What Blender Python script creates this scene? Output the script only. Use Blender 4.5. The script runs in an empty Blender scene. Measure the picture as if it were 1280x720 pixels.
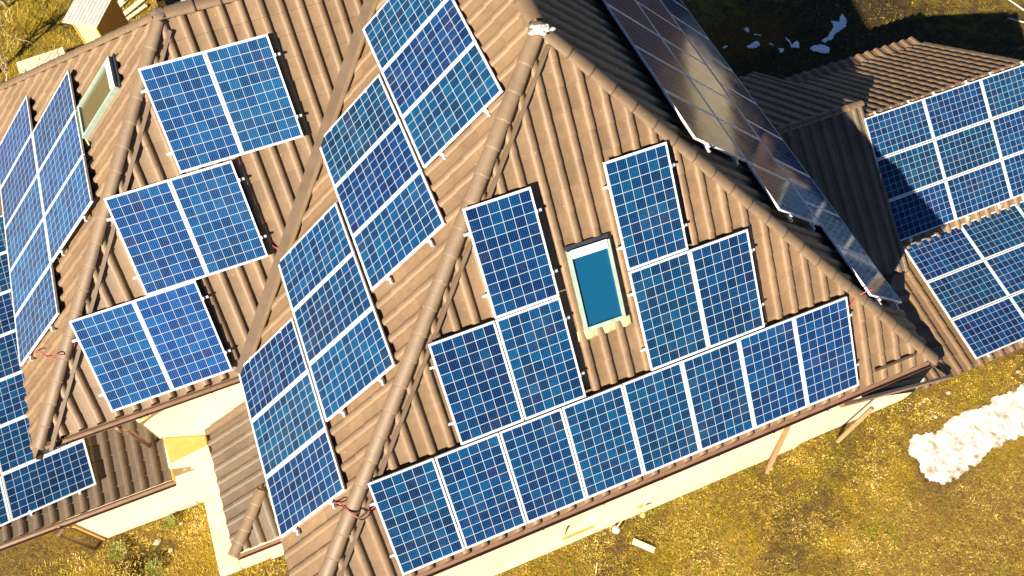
import bpy, bmesh, math, random
from mathutils import Vector, Matrix, noise
random.seed(7)
sc = bpy.context.scene
COL = sc.collection
DZ = 6.0           # everything is laid out with the ground at z = -6 and lifted at the end

# ------------------------------------------------------------------ materials
def new_mat(name):
    m = bpy.data.materials.new(name); m.use_nodes = True
    nt = m.node_tree
    for n in list(nt.nodes): nt.nodes.remove(n)
    out = nt.nodes.new('ShaderNodeOutputMaterial'); b = nt.nodes.new('ShaderNodeBsdfPrincipled')
    nt.links.new(b.outputs[0], out.inputs[0])
    return m, nt, b
def N(nt, t, **k):
    n = nt.nodes.new(t)
    for a, v in k.items():
        if a.startswith('i_'):
            n.inputs[int(a[2:])].default_value = v
        else: setattr(n, a, v)
    return n
def ramp(nt, src, stops):
    r = N(nt, 'ShaderNodeValToRGB')
    els = r.color_ramp.elements
    while len(els) < len(stops): els.new(0.5)
    for e, (p, c) in zip(els, stops): e.position = p; e.color = (*c, 1)
    nt.links.new(src, r.inputs[0]); return r.outputs[0]
def noise_tex(nt, scale, detail=4, rough=.55, vec=None):
    n = N(nt, 'ShaderNodeTexNoise'); n.inputs['Scale'].default_value = scale
    n.inputs['Detail'].default_value = detail; n.inputs['Roughness'].default_value = rough
    if vec is None:
        g = N(nt, 'ShaderNodeNewGeometry'); vec = g.outputs['Position']
    nt.links.new(vec, n.inputs['Vector']); return n
def mixc(nt, fac, a, b, mode='MIX'):
    m = N(nt, 'ShaderNodeMix', data_type='RGBA', blend_type=mode)
    for i, v in ((0, fac), (6, a), (7, b)):
        if isinstance(v, (int, float)): m.inputs[i].default_value = v
        elif isinstance(v, tuple): m.inputs[i].default_value = (*v, 1)
        else: nt.links.new(v, m.inputs[i])
    return m.outputs[2]
def math_n(nt, op, a, b=None, c=None):
    m = N(nt, 'ShaderNodeMath', operation=op)
    for i, v in enumerate((a, b, c)):
        if v is None: continue
        if isinstance(v, (int, float)): m.inputs[i].default_value = v
        else: nt.links.new(v, m.inputs[i])
    return m.outputs[0]
def bump(nt, b, h, strength=.3, dist=.02):
    n = N(nt, 'ShaderNodeBump'); n.inputs['Strength'].default_value = strength; n.inputs['Distance'].default_value = dist
    nt.links.new(h, n.inputs['Height']); nt.links.new(n.outputs[0], b.inputs['Normal'])
def simple(name, c1, c2, scale=8, rough=.6, metal=0, bstr=.15, bscale=60, spec=.5, coat=0):
    m, nt, b = new_mat(name)
    n = noise_tex(nt, scale, 5, .6)
    nt.links.new(ramp(nt, n.outputs[0], [(.3, c1), (.7, c2)]), b.inputs['Base Color'])
    b.inputs['Roughness'].default_value = rough; b.inputs['Metallic'].default_value = metal
    b.inputs['Specular IOR Level'].default_value = spec
    b.inputs['Coat Weight'].default_value = coat
    if bstr: bump(nt, b, noise_tex(nt, bscale, 3).outputs[0], bstr, .01)
    return m

def tile_mat(name, base, rough=.5):
    m, nt, b = new_mat(name)
    n1 = noise_tex(nt, 1.3, 5, .6); n2 = noise_tex(nt, 45, 3, .6); n3 = noise_tex(nt, 9, 6, .7)
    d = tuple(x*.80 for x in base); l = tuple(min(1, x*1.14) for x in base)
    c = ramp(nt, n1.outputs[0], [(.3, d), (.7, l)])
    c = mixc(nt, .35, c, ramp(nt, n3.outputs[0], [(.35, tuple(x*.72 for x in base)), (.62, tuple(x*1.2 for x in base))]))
    # lime / lichen flecks
    v = N(nt, 'ShaderNodeTexVoronoi'); v.inputs['Scale'].default_value = 5.5
    g = N(nt, 'ShaderNodeNewGeometry'); nt.links.new(g.outputs['Position'], v.inputs['Vector'])
    fl = math_n(nt, 'LESS_THAN', v.outputs[0], .062)
    c = mixc(nt, math_n(nt, 'MULTIPLY', fl, .55), c, (.42, .36, .29))
    ta = N(nt, 'ShaderNodeAttribute', attribute_name='tone')
    tv = math_n(nt, 'MULTIPLY_ADD', ta.outputs['Fac'], .30, .92)
    tc = N(nt, 'ShaderNodeCombineColor')
    for i_ in range(3): nt.links.new(tv, tc.inputs[i_])
    c = mixc(nt, 1., c, tc.outputs[0], 'MULTIPLY')
    # dirt that has run down and gathered in patches
    st = N(nt, 'ShaderNodeMapping'); st.inputs['Scale'].default_value = (3.2, 3.2, .9)
    g2 = N(nt, 'ShaderNodeNewGeometry'); nt.links.new(g2.outputs['Position'], st.inputs['Vector'])
    n5 = noise_tex(nt, 1.6, 7, .7, st.outputs[0])
    c = mixc(nt, math_n(nt, 'MULTIPLY', ramp(nt, n5.outputs[0], [(.50, (0, 0, 0)), (.68, (1, 1, 1))]), .35), c, tuple(x*.55 for x in base))
    nt.links.new(c, b.inputs['Base Color'])
    nt.links.new(math_n(nt, 'MULTIPLY_ADD', n3.outputs[0], .25, rough-.1), b.inputs['Roughness'])
    bump(nt, b, n2.outputs[0], .22, .008)
    return m
M = {}
M['tile'] = tile_mat('brown_roof_tile', (.200, .126, .068), .56)
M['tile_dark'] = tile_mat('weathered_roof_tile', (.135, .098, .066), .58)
M['cap'] = tile_mat('brown_cap_tile', (.178, .118, .070), .55)
M['matt_cap'] = tile_mat('matt_cap_mortar', (.16, .11, .08), .9)
M['trim'] = simple('brown_metal_trim', (.12, .080, .050), (.165, .112, .072), 3, .42, 0, .05)
M['deck'] = simple('dark_timber_underside', (.035, .022, .014), (.06, .04, .025), 6, .8)
M['gutter'] = simple('brown_gutter_metal', (.16, .09, .06), (.22, .13, .09), 5, .4, 0, .04)
M['alu'] = simple('white_aluminium', (.74, .76, .78), (.84, .86, .87), 5, .32, .15, 0)
M['rail'] = simple('mill_aluminium', (.60, .62, .64), (.75, .76, .78), 6, .35, .5, 0)
M['white_paint'] = simple('white_sheet_metal', (.74, .73, .70), (.84, .83, .81), 4, .55, 0, .05)
M['frame_green'] = simple('pale_green_frame', (.22, .31, .27), (.33, .41, .35), 9, .45, 0, .05)
M['flash_yellow'] = simple('yellowed_flashing', (.40, .38, .17), (.58, .54, .30), 14, .6, 0, .3, 30)
M['mortar'] = simple('white_mortar', (.35, .33, .30), (.72, .71, .68), 16, .8, 0, .6, 30)
M['black'] = simple('black_plastic', (.010, .010, .013), (.022, .022, .026), 9, .4, 0, .1)
M['red'] = simple('red_cable', (.45, .05, .05), (.6, .10, .09), 9, .5, 0, 0)
M['osb'] = simple('osb_board', (.62, .42, .14), (.80, .60, .28), 30, .7, 0, .3, 60)
M['orange'] = simple('orange_stained_timber', (.50, .22, .03), (.66, .32, .05), 14, .6, 0, .3, 40)
M['wood'] = simple('pale_timber', (.42, .27, .14), (.60, .42, .24), 12, .7, 0, .3, 50)
M['timber'] = simple('weathered_timber', (.20, .12, .055), (.34, .22, .11), 12, .75, 0, .3, 50)
M['wood_pale'] = simple('bleached_planks', (.62, .52, .34), (.80, .70, .50), 12, .7, 0, .3, 50)
M['car'] = simple('dark_car_paint', (.008, .009, .015), (.014, .015, .022), 4, .25, .2, 0, coat=.6)
M['glass_dark'] = simple('dark_glass', (.01, .013, .015), (.02, .022, .025), 2, .06, 0, 0, spec=.9)
M['rubber'] = simple('tyre_rubber', (.012, .012, .012), (.02, .02, .02), 20, .8)
M['plate'] = simple('number_plate', (.34, .38, .36), (.42, .46, .44), 5, .4, 0, 0)
M['tail'] = simple('amber_lamp_glass', (.7, .32, .06), (.85, .5, .15), 5, .2, 0, 0)
M['stone'] = simple('pale_stone', (.22, .18, .12), (.48, .42, .32), 18, .85, 0, .5, 30)
M['bark'] = simple('bare_branch_bark', (.28, .22, .14), (.52, .44, .32), 18, .85, 0, .4, 60)
M['shaded_side'] = simple('shade_toned_side_metal', (.015, .02, .035), (.03, .035, .05), 5, .5)  # shade on the roof window's upslope side, put into the colour
M['blue'] = simple('blue_plastic', (.02, .05, .2), (.03, .08, .3), 5, .4)
M['yleaf'] = simple('yellow_leaf', (.45, .33, .03), (.65, .5, .08), 25, .7, 0, 0)
M['bare_concrete'] = simple('cream_concrete', (.52, .44, .27), (.74, .66, .46), 7, .8, 0, .4, 25)
M['ochre'] = simple('ochre_shade_patch_and_lamp', (.50, .29, .07), (.60, .37, .11), 4, .8, 0, .2, 50)
# near-black sheet for the roof gap, its darkness put into the colour
m, nt, b = new_mat('near_black_gap_shade'); n = noise_tex(nt, 14, 6, .7)
nt.links.new(ramp(nt, n.outputs[0], [(.45, (.0025, .004, .010)), (.66, (.006, .010, .022)), (.80, (.03, .05, .09))]), b.inputs['Base Color'])
b.inputs['Roughness'].default_value = .75; b.inputs['Specular IOR Level'].default_value = .2; bump(nt, b, noise_tex(nt, 7, 5, .7).outputs[0], .6, .04); M['gap_shade'] = m
# render on the walls
m, nt, b = new_mat('cream_wall_render')
n = noise_tex(nt, .8, 5, .6); n2 = noise_tex(nt, 90, 3)
g = N(nt, 'ShaderNodeNewGeometry'); sp = N(nt, 'ShaderNodeSeparateXYZ'); nt.links.new(g.outputs['Position'], sp.inputs[0])
c = ramp(nt, n.outputs[0], [(.3, (.78, .62, .35)), (.7, (.86, .71, .46))])
n3 = noise_tex(nt, 3.0, 5, .7)
low = math_n(nt, 'MULTIPLY', math_n(nt, 'LESS_THAN', math_n(nt, 'ADD', sp.outputs[2], math_n(nt, 'MULTIPLY', n3.outputs[0], .3)), .33), .55)
nt.links.new(mixc(nt, low, c, (.55, .47, .34)), b.inputs['Base Color'])
b.inputs['Roughness'].default_value = .85; bump(nt, b, n2.outputs[0], .25, .006); M['render'] = m
# roof-window glass
m, nt, b = new_mat('roof_window_glass'); b.inputs['Base Color'].default_value = (.004, .062, .135, 1)
b.inputs['Roughness'].default_value = .07; b.inputs['Specular IOR Level'].default_value = .8; M['pane'] = m
m, nt, b = new_mat('brown_reflection_glass'); b.inputs['Base Color'].default_value = (.10, .085, .045, 1)  # brown reflection put into the base colour
b.inputs['Roughness'].default_value = .05; b.inputs['Specular IOR Level'].default_value = .9; M['pane2'] = m
# snow
m, nt, b = new_mat('snow'); n = noise_tex(nt, 3.5, 8, .68)
at_ = N(nt, 'ShaderNodeAttribute', attribute_name='rim')
sc_ = math_n(nt, 'SUBTRACT', n.outputs[0], math_n(nt, 'MULTIPLY', at_.outputs['Fac'], .17))
nt.links.new(ramp(nt, sc_, [(.30, (.24, .17, .09)), (.385, (.36, .29, .20)), (.45, (.52, .49, .45)), (.56, (.68, .68, .67))]), b.inputs['Base Color'])
b.inputs['Roughness'].default_value = .6; b.inputs['Subsurface Weight'].default_value = 0
bump(nt, b, noise_tex(nt, 14, 6, .6).outputs[0], .12, .02); M['snow'] = m
m, nt, b = new_mat('clean_snow'); b.inputs['Base Color'].default_value = (.94, .95, .97, 1); b.inputs['Roughness'].default_value = .6
bump(nt, b, noise_tex(nt, 12, 6, .7).outputs[0], .6, .05); M['snow2'] = m
# ground
m, nt, b = new_mat('dry_winter_lawn')
big = noise_tex(nt, .35, 6, .62); mid = noise_tex(nt, 2.2, 8, .7); fine = noise_tex(nt, 17, 9, .78); vf = noise_tex(nt, 55, 5, .75)
c = ramp(nt, fine.outputs[0], [(.30, (.07, .043, .010)), (.42, (.30, .185, .030)), (.54, (.46, .31, .060)), (.72, (.75, .58, .22))])
green = ramp(nt, fine.outputs[0], [(.30, (.05, .055, .002)), (.5, (.24, .25, .010)), (.72, (.52, .50, .04))])
c = mixc(nt, ramp(nt, mid.outputs[0], [(.51, (0, 0, 0)), (.62, (1, 1, 1))]), c, green)
brown = ramp(nt, vf.outputs[0], [(.3, (.022, .013, .006)), (.5, (.12, .075, .028)), (.72, (.50, .37, .18))])
c = mixc(nt, ramp(nt, big.outputs[0], [(.44, (0, 0, 0)), (.60, (.85, .85, .85))]), c, brown)
gold = ramp(nt, vf.outputs[0], [(.25, (.26, .155, .010)), (.6, (.58, .38, .028)), (.8, (.75, .54, .08))])
c = mixc(nt, ramp(nt, noise_tex(nt, .6, 5, .6).outputs[0], [(.50, (0, 0, 0)), (.66, (.8, .8, .8))]), c, gold)
def blob(x, y, rx, ry, soft, wob):
    gg = N(nt, 'ShaderNodeNewGeometry'); s_ = N(nt, 'ShaderNodeSeparateXYZ'); nt.links.new(gg.outputs['Position'], s_.inputs[0])
    a_ = math_n(nt, 'POWER', math_n(nt, 'ABSOLUTE', math_n(nt, 'DIVIDE', math_n(nt, 'SUBTRACT', s_.outputs[0], x), rx)), 2)
    b_ = math_n(nt, 'POWER', math_n(nt, 'ABSOLUTE', math_n(nt, 'DIVIDE', math_n(nt, 'SUBTRACT', s_.outputs[1], y), ry)), 2)
    d_ = math_n(nt, 'ADD', math_n(nt, 'SQRT', math_n(nt, 'ADD', a_, b_)), math_n(nt, 'MULTIPLY', math_n(nt, 'SUBTRACT', mid.outputs[0], .5), wob))
    m_ = N(nt, 'ShaderNodeMapRange'); nt.links.new(d_, m_.inputs[0]); m_.inputs[1].default_value = 1-soft; m_.inputs[2].default_value = 1+soft
    m_.inputs[3].default_value = 1; m_.inputs[4].default_value = 0; return m_.outputs[0]
soil = ramp(nt, fine.outputs[0], [(.32, (.008, .005, .003)), (.5, (.040, .026, .015)), (.70, (.16, .11, .06))])
litter = ramp(nt, vf.outputs[0], [(.30, (.03, .012, .003)), (.5, (.17, .075, .014)), (.72, (.42, .22, .05))])
c = mixc(nt, math_n(nt, 'MULTIPLY', blob(17.5, 11.6, 5.2, 3.0, .35, 2.2), .9), c, soil)
c = mixc(nt, math_n(nt, 'MULTIPLY', blob(21., 26., 12.0, 9.0, .3, 1.4), .92), c, soil)  # added dark ground out of view, darkens what the right-slope panels reflect
c = mixc(nt, math_n(nt, 'MULTIPLY', blob(22.5, 7.6, 6.0, 2.9, .3, 1.4), .8), c, soil)  # brown ground to the east, spread wider to darken the panel reflections
c = mixc(nt, math_n(nt, 'MULTIPLY', blob(15.2, 12.9, 1.7, .85, .3, 2.4), .9), c, litter)
earth = ramp(nt, vf.outputs[0], [(.28, (.13, .075, .020)), (.5, (.36, .22, .06)), (.75, (.52, .36, .13))])
c = mixc(nt, math_n(nt, 'MULTIPLY', blob(12.4, -2.9, 3.2, 1.2, .4, 2.4), .75), c, earth)
c = mixc(nt, math_n(nt, 'MULTIPLY', blob(-5.6, 3.65, .55, .40, .4, 1.6), .9), c, soil)
c = mixc(nt, math_n(nt, 'MULTIPLY', blob(13.5, .9, 4.5, 1.0, .4, 2.0), .45), c, soil)
c = mixc(nt, math_n(nt, 'MULTIPLY', blob(5.5, -.2, 5.5, .8, .4, 2.4), .35), c, brown)
c = mixc(nt, .55, c, ramp(nt, noise_tex(nt, 9, 7, .72).outputs[0], [(.36, (.35, .33, .30)), (.48, (.95, .95, .95)), (.62, (1.45, 1.4, 1.25))]), 'MULTIPLY')
c = mixc(nt, .6, c, ramp(nt, vf.outputs[0], [(.38, (.12, .12, .12)), (.5, (.9, .9, .9)), (.64, (1.7, 1.55, 1.35))]), 'MULTIPLY')
nt.links.new(c, b.inputs['Base Color']); b.inputs['Roughness'].default_value = .95; b.inputs['Specular IOR Level'].default_value = .15
h = math_n(nt, 'ADD', fine.outputs[0], math_n(nt, 'MULTIPLY', vf.outputs[0], .6)); bump(nt, b, math_n(nt, 'ADD', h, math_n(nt, 'MULTIPLY', noise_tex(nt, 6, 6, .7).outputs[0], 1.6)), 1.0, .10); M['ground'] = m
# bright path
M['path'] = simple('sandy_path', (.62, .50, .28), (.80, .68, .44), 3, .9, 0, .5, 20)
# grass blades
m, nt, b = new_mat('grass_blades'); oi = N(nt, 'ShaderNodeAttribute', attribute_name='tint')
nt.links.new(ramp(nt, oi.outputs['Fac'], [(0, (.07, .072, .004)), (.3, (.25, .22, .012)), (.55, (.46, .32, .034)), (.8, (.70, .52, .12)), (1, (.88, .74, .36))]), b.inputs['Base Color'])
b.inputs['Roughness'].default_value = .8; b.inputs['Specular IOR Level'].default_value = .2; M['blades'] = m

# solar cells
def cells(name, tint, bus, rough):
    m, nt, b = new_mat(name)
    uv = N(nt, 'ShaderNodeUVMap'); sp = N(nt, 'ShaderNodeSeparateXYZ'); nt.links.new(uv.outputs[0], sp.inputs[0])
    oi = N(nt, 'ShaderNodeObjectInfo')
    U, Vv = sp.outputs[0], sp.outputs[1]
    fu = math_n(nt, 'FRACT', U); fv = math_n(nt, 'FRACT', Vv)
    def edge(f, w): # 1 near an integer
        d = math_n(nt, 'ABSOLUTE', math_n(nt, 'SUBTRACT', f, .5)); return math_n(nt, 'GREATER_THAN', d, .5-w)
    line = math_n(nt, 'MAXIMUM', edge(fu, .022), edge(fv, .022))
    out = math_n(nt, 'MAXIMUM', math_n(nt, 'GREATER_THAN', math_n(nt, 'ABSOLUTE', math_n(nt, 'SUBTRACT', U, 3.)), 3.),
                 math_n(nt, 'GREATER_THAN', math_n(nt, 'ABSOLUTE', math_n(nt, 'SUBTRACT', Vv, 5.)), 5.))
    line = math_n(nt, 'MAXIMUM', line, out)
    cx = N(nt, 'ShaderNodeCombineXYZ'); nt.links.new(math_n(nt, 'FLOOR', U), cx.inputs[0]); nt.links.new(math_n(nt, 'FLOOR', Vv), cx.inputs[1])
    nt.links.new(math_n(nt, 'MULTIPLY', oi.outputs['Random'], 77.), cx.inputs[2])
    wn = N(nt, 'ShaderNodeTexWhiteNoise', noise_dimensions='3D'); nt.links.new(cx.outputs[0], wn.inputs[0])
    c = ramp(nt, wn.outputs[0], [(0, tint[0]), (.35, tint[1]), (.7, tint[2]), (.93, tint[3]), (1, tint[4])])
    # crystal grain inside a cell
    v = N(nt, 'ShaderNodeTexVoronoi'); v.inputs['Scale'].default_value = 7; nt.links.new(uv.outputs[0], v.inputs['Vector'])
    hv = N(nt, 'ShaderNodeHueSaturation'); nt.links.new(c, hv.inputs['Color'])
    nt.links.new(math_n(nt, 'MULTIPLY_ADD', v.outputs[1], .5, .75), hv.inputs['Value']); c = hv.outputs[0]
    # panel to panel tone
    pt = N(nt, 'ShaderNodeHueSaturation'); nt.links.new(c, pt.inputs['Color'])
    nt.links.new(math_n(nt, 'MULTIPLY_ADD', oi.outputs['Random'], .024, .490), pt.inputs['Hue'])
    r2 = math_n(nt, 'FRACT', math_n(nt, 'MULTIPLY', oi.outputs['Random'], 13.7))
    nt.links.new(math_n(nt, 'MULTIPLY_ADD', r2, .34, .88), pt.inputs['Value']); c = pt.outputs[0]
    f5 = math_n(nt, 'FRACT', math_n(nt, 'MULTIPLY', U, 5.))
    bb = math_n(nt, 'GREATER_THAN', math_n(nt, 'ABSOLUTE', math_n(nt, 'SUBTRACT', f5, .5)), .40)
    c = mixc(nt, math_n(nt, 'MULTIPLY', bb, bus), c, (.20, .34, .50))
    c = mixc(nt, line, c, (.38, .45, .51))
    du = noise_tex(nt, 1.7, 7, .72); c = mixc(nt, ramp(nt, du.outputs[0], [(.52, (0, 0, 0)), (.78, (.045, .045, .045))]), c, (.42, .38, .32))
    nt.links.new(c, b.inputs['Base Color']); b.inputs['Roughness'].default_value = rough
    b.inputs['Specular IOR Level'].default_value = .40; b.inputs['IOR'].default_value = 1.27
    dn = noise_tex(nt, 2.2, 6, .7)
    nt.links.new(math_n(nt, 'MULTIPLY_ADD', ramp(nt, dn.outputs[0], [(.4, (0, 0, 0)), (.7, (1, 1, 1))]), .07, rough-.02), b.inputs['Roughness'])
    return m
blue = [(.0008, .014, .055), (.0008, .022, .078), (.001, .031, .100), (.0012, .043, .115), (.005, .012, .06)]
M['cells'] = cells('polycrystalline_cells', blue, .12, .08)
blue2 = [(.0015, .024, .10), (.002, .034, .135), (.003, .047, .165), (.004, .062, .19), (.012, .022, .09)]
M['cells_pale'] = cells('polycrystalline_cells_paler', blue2, .30, .16)

# ------------------------------------------------------------------ object helpers
ORIG = {}
def tag(o, label=None, cat=None, group=None, kind=None):
    if label: o['label'] = label
    if cat: o['category'] = cat
    if group: o['group'] = group
    if kind: o['kind'] = kind
    return o
def thing(name, label, cat, loc, group=None):
    o = bpy.data.objects.new(name, None); COL.objects.link(o); o.location = loc
    o.empty_display_size = .2
    ORIG[o] = Vector(loc); return tag(o, label, cat, group)
def part(name, bm, mat, parent=None, smooth=False, origin=None, label=None):
    org = ORIG[parent] if parent is not None else Vector(origin if origin is not None else (0, 0, 0))
    if not isinstance(bm, bpy.types.Mesh):
        bmesh.ops.translate(bm, verts=bm.verts, vec=-org)
        me = bpy.data.meshes.new(name); bm.normal_update(); bm.to_mesh(me); bm.free()
    else: me = bm
    if smooth:
        for p in me.polygons: p.use_smooth = True
    me.materials.append(M[mat] if isinstance(mat, str) else mat)
    o = bpy.data.objects.new(name, me); COL.objects.link(o)
    if parent is not None: o.parent = parent
    else: o.location = org
    ORIG[o] = org
    if label: o['label'] = label
    return o
def poly(bm, pts):
    vs = [bm.verts.new(p) for p in pts]; return bm.faces.new(vs)
def box(bm, x0, x1, y0, y1, z0, z1, bev=0):
    r = bmesh.ops.create_cube(bm, size=1)
    vs = r['verts']
    for v in vs:
        v.co = Vector(((x0+x1)/2+(v.co.x)*(x1-x0), (y0+y1)/2+v.co.y*(y1-y0), (z0+z1)/2+v.co.z*(z1-z0)))
    if bev:
        es = list({e for v in vs for e in v.link_edges})
        bmesh.ops.bevel(bm, geom=es, offset=bev, segments=1, affect='EDGES')
    return vs
def obox(bm, c, ax, ay, az, sx, sy, sz):
    """box centred at c with unit axes and full sizes"""
    vs = bmesh.ops.create_cube(bm, size=1)['verts']
    for v in vs:
        p = v.co.copy(); v.co = Vector(c)+ax*(p.x*sx)+ay*(p.y*sy)+az*(p.z*sz)
    return vs
def beam(bm, a, b, w, h, up=Vector((0, 0, 1))):
    a, b = Vector(a), Vector(b); d = (b-a); L = d.length; d.normalize()
    s = d.cross(up).normalized(); u = s.cross(d)
    obox(bm, (a+b)/2, d, s, u, L, w, h)
def tube(bm, pts, r, seg=8, cap=True, radii=None):
    pts = [Vector(p) for p in pts]; rings = []
    for i, p in enumerate(pts):
        d = (pts[min(i+1, len(pts)-1)]-pts[max(i-1, 0)]).normalized()
        ref = Vector((0, 0, 1)) if abs(d.z) < .9 else Vector((1, 0, 0))
        s = d.cross(ref).normalized(); u = s.cross(d); rr = radii[i] if radii else r
        rings.append([bm.verts.new(p+s*(rr*math.cos(2*math.pi*k/seg))+u*(rr*math.sin(2*math.pi*k/seg))) for k in range(seg)])
    for a, b in zip(rings, rings[1:]):
        for k in range(seg): bm.faces.new((a[k], a[(k+1) % seg], b[(k+1) % seg], b[k]))
    if cap: bm.faces.new(rings[0][::-1]); bm.faces.new(rings[-1])
    return rings
def NB(): return bmesh.new()

# ------------------------------------------------------------------ roof maths
# planes  n.x = d  (measured roof surfaces)
PL = {'F': (Vector((0, -.709, .705)), -.150), 'W': (Vector((-.6661, 0, .7459)), .822),
      'E': (Vector((.675, 0, .738)), 6.3703), 'G': (Vector((0, -.697, .717)), -3.0825), 'H': (Vector((-.689, 0, .725)), 3.2206)}
for k in PL:
    n, d = PL[k]; L = n.length; PL[k] = (n/L, d/L)
def meet(*ps):
    A = Matrix([p[0] for p in ps]); return A.inverted() @ Vector([p[1] for p in ps])
def zpl(z): return (Vector((0, 0, 1)), z)
def ypl(y): return (Vector((0, 1, 0)), y)
def xpl(x): return (Vector((1, 0, 0)), x)
APEX = meet(PL['F'], PL['W'], PL['E'])
YR = 8.37; ZR_G = meet(PL['G'], ypl(YR), xpl(0)).z
GB = (Vector((0, .697, .717)).normalized(), 0)
GB = (GB[0], GB[0].dot(Vector((0, YR, ZR_G))))
PL['B'] = GB
HAP = meet(PL['G'], PL['H'], ypl(YR))
VT = meet(PL['G'], PL['W'], ypl(YR))
YN = 12.45
SUN_AZ, SUN_EL = math.radians(36), math.radians(29)

def tilefield(plane, vup, clip, uorg=0., vorg=0., P=.295, CR=.34, rh=.055, rw=.135, step=.017):
    """roll-tile surface on `plane`; vup = horizontal direction pointing up the slope; clip = convex plan polygon (ccw)"""
    n, d = plane; up = Vector((vup[0], vup[1], 0))
    v = (up-n*up.dot(n)).normalized(); u = v.cross(n).normalized()
    o = n*d
    pts3 = []
    for x, y in clip: pts3.append(Vector((x, y, (d-n.x*x-n.y*y)/n.z)))
    us = [(p-o).dot(u) for p in pts3]; vs_ = [(p-o).dot(v) for p in pts3]
    u0 = math.floor((min(us)-uorg)/P)*P+uorg-P; u1 = max(us)+P
    v0 = math.floor((min(vs_)-vorg)/CR)*CR+vorg; v1 = max(vs_)+CR
    prof = []
    for k in range(9):
        a = math.pi*k/8; prof.append((rw/2-math.cos(a)*rw/2, math.sin(a)**.8*rh))
    prof += [(rw+.02, -.001), (rw+(P-rw)*.5, -.005), (P-.014, -.001)]
    U = []; x = u0
    while x < u1:
        for a, h in prof: U.append((x+a, h))
        x += P
    V = []; y = v0
    while y < v1:
        V.append((y, step)); V.append((y+CR*.5, step*.55)); V.append((y+CR-.004, 0.)); y += CR
    bm = NB()
    jit = [random.uniform(-.004, .004) for _ in range(len(U))]
    tl = bm.faces.layers.float.new('tone'); rnd = {}; NPf = len(prof)
    grid = [[bm.verts.new(o+u*a+v*(b)+n*(h+s)) for a, h in U] for b, s in V]
    for i in range(len(V)-1):
        for j in range(len(U)-1):
            f = bm.faces.new((grid[i][j], grid[i][j+1], grid[i+1][j+1], grid[i+1][j]))
            f.smooth = True
            key = (i//3, j//NPf); f[tl] = rnd.setdefault(key, random.uniform(-.28, .28) if random.random() < .9 else random.uniform(-.6, .5))
    c = Vector((sum(p[0] for p in clip)/len(clip), sum(p[1] for p in clip)/len(clip), 0))
    for i in range(len(clip)):
        a = Vector((*clip[i], 0)); b = Vector((*clip[(i+1) % len(clip)], 0)); e = b-a
        nn = Vector((e.y, -e.x, 0)).normalized()
        if nn.dot(c-a) > 0: nn = -nn
        bmesh.ops.bisect_plane(bm, geom=bm.verts[:]+bm.edges[:]+bm.faces[:], plane_co=a, plane_no=nn, clear_outer=True, dist=1e-5)
    bm.normal_update()
    if bm.faces and sum(f.normal.dot(n) for f in bm.faces) < 0: bmesh.ops.reverse_faces(bm, faces=bm.faces)
    for e in bm.edges:   # keep the course steps crisp
        if len(e.link_faces) == 2 and e.calc_face_angle(0) > math.radians(40): e.smooth = False
    return bm
def slab(bm, plane, clip, top=-.02, th=.10):
    n, d = plane
    t = [Vector((x, y, (d-n.x*x-n.y*y)/n.z)) for x, y in clip]
    a = [bm.verts.new(p+n*top) for p in t]; b = [bm.verts.new(p+n*(top-th)) for p in t]
    bm.faces.new(a); bm.faces.new(b[::-1])
    for i in range(len(t)): bm.faces.new((a[i], b[i], b[(i+1) % len(t)], a[(i+1) % len(t)]))
def caprow(bm, a, b, r=.14, seg=.40, lift=.02, squash=.62, up=None):
    """overlapping half-round cap tiles from a (low) to b (high)"""
    a, b = Vector(a), Vector(b); d = b-a; L = d.length; d.normalize()
    upv = Vector((0, 0, 1)) if up is None else up
    s = d.cross(upv).normalized(); u = s.cross(d)
    if u.z < 0: u = -u
    k = max(1, round(L/seg)); sl = L/k; S = 10
    for i in range(k):
        p0 = a+d*(i*sl-.02); p1 = a+d*((i+1)*sl+.03)
        rings = []
        for p, rr in ((p0, r*1.07), (p0+d*.035, r*1.05), (p1, r*.93)):
            rings.append([bm.verts.new(p+s*(math.cos(math.pi*q/S)*rr)+u*(math.sin(math.pi*q/S)*rr*squash+lift)) for q in range(S+1)])
        for x, y in zip(rings, rings[1:]):
            for q in range(S):
                f = bm.faces.new((x[q], x[q+1], y[q+1], y[q])); f.smooth = True
        e0 = [v for v in rings[0]]; inner = [bm.verts.new(v.co-u*.02-s*0) for v in e0]
        for q in range(S): bm.faces.new((e0[q+1], e0[q], inner[q], inner[q+1]))
    c = bm.verts
def halfpipe(bm, a, b, r=.075, th=.006, seg=8):
    a, b = Vector(a), Vector(b); d = (b-a).normalized(); s = d.cross(Vector((0, 0, 1))).normalized(); u = Vector((0, 0, 1))
    R0, R1 = [], []
    for p, R in ((a, R0), (b, R1)):
        for k in range(seg+1):
            t = math.pi+math.pi*k/seg; R.append(p+s*(math.cos(t)*r)+u*(math.sin(t)*r))
        for k in range(seg, -1, -1):
            t = math.pi+math.pi*k/seg; R.append(p+s*(math.cos(t)*(r-th))+u*(math.sin(t)*(r-th)))
    v0 = [bm.verts.new(p) for p in R0]; v1 = [bm.verts.new(p) for p in R1]; n = len(v0)
    for k in range(n): bm.faces.new((v0[k], v0[(k+1) % n], v1[(k+1) % n], v1[k]))
    bm.faces.new(v0[::-1]); bm.faces.new(v1)

def xy(p): return (p.x, p.y)
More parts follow.
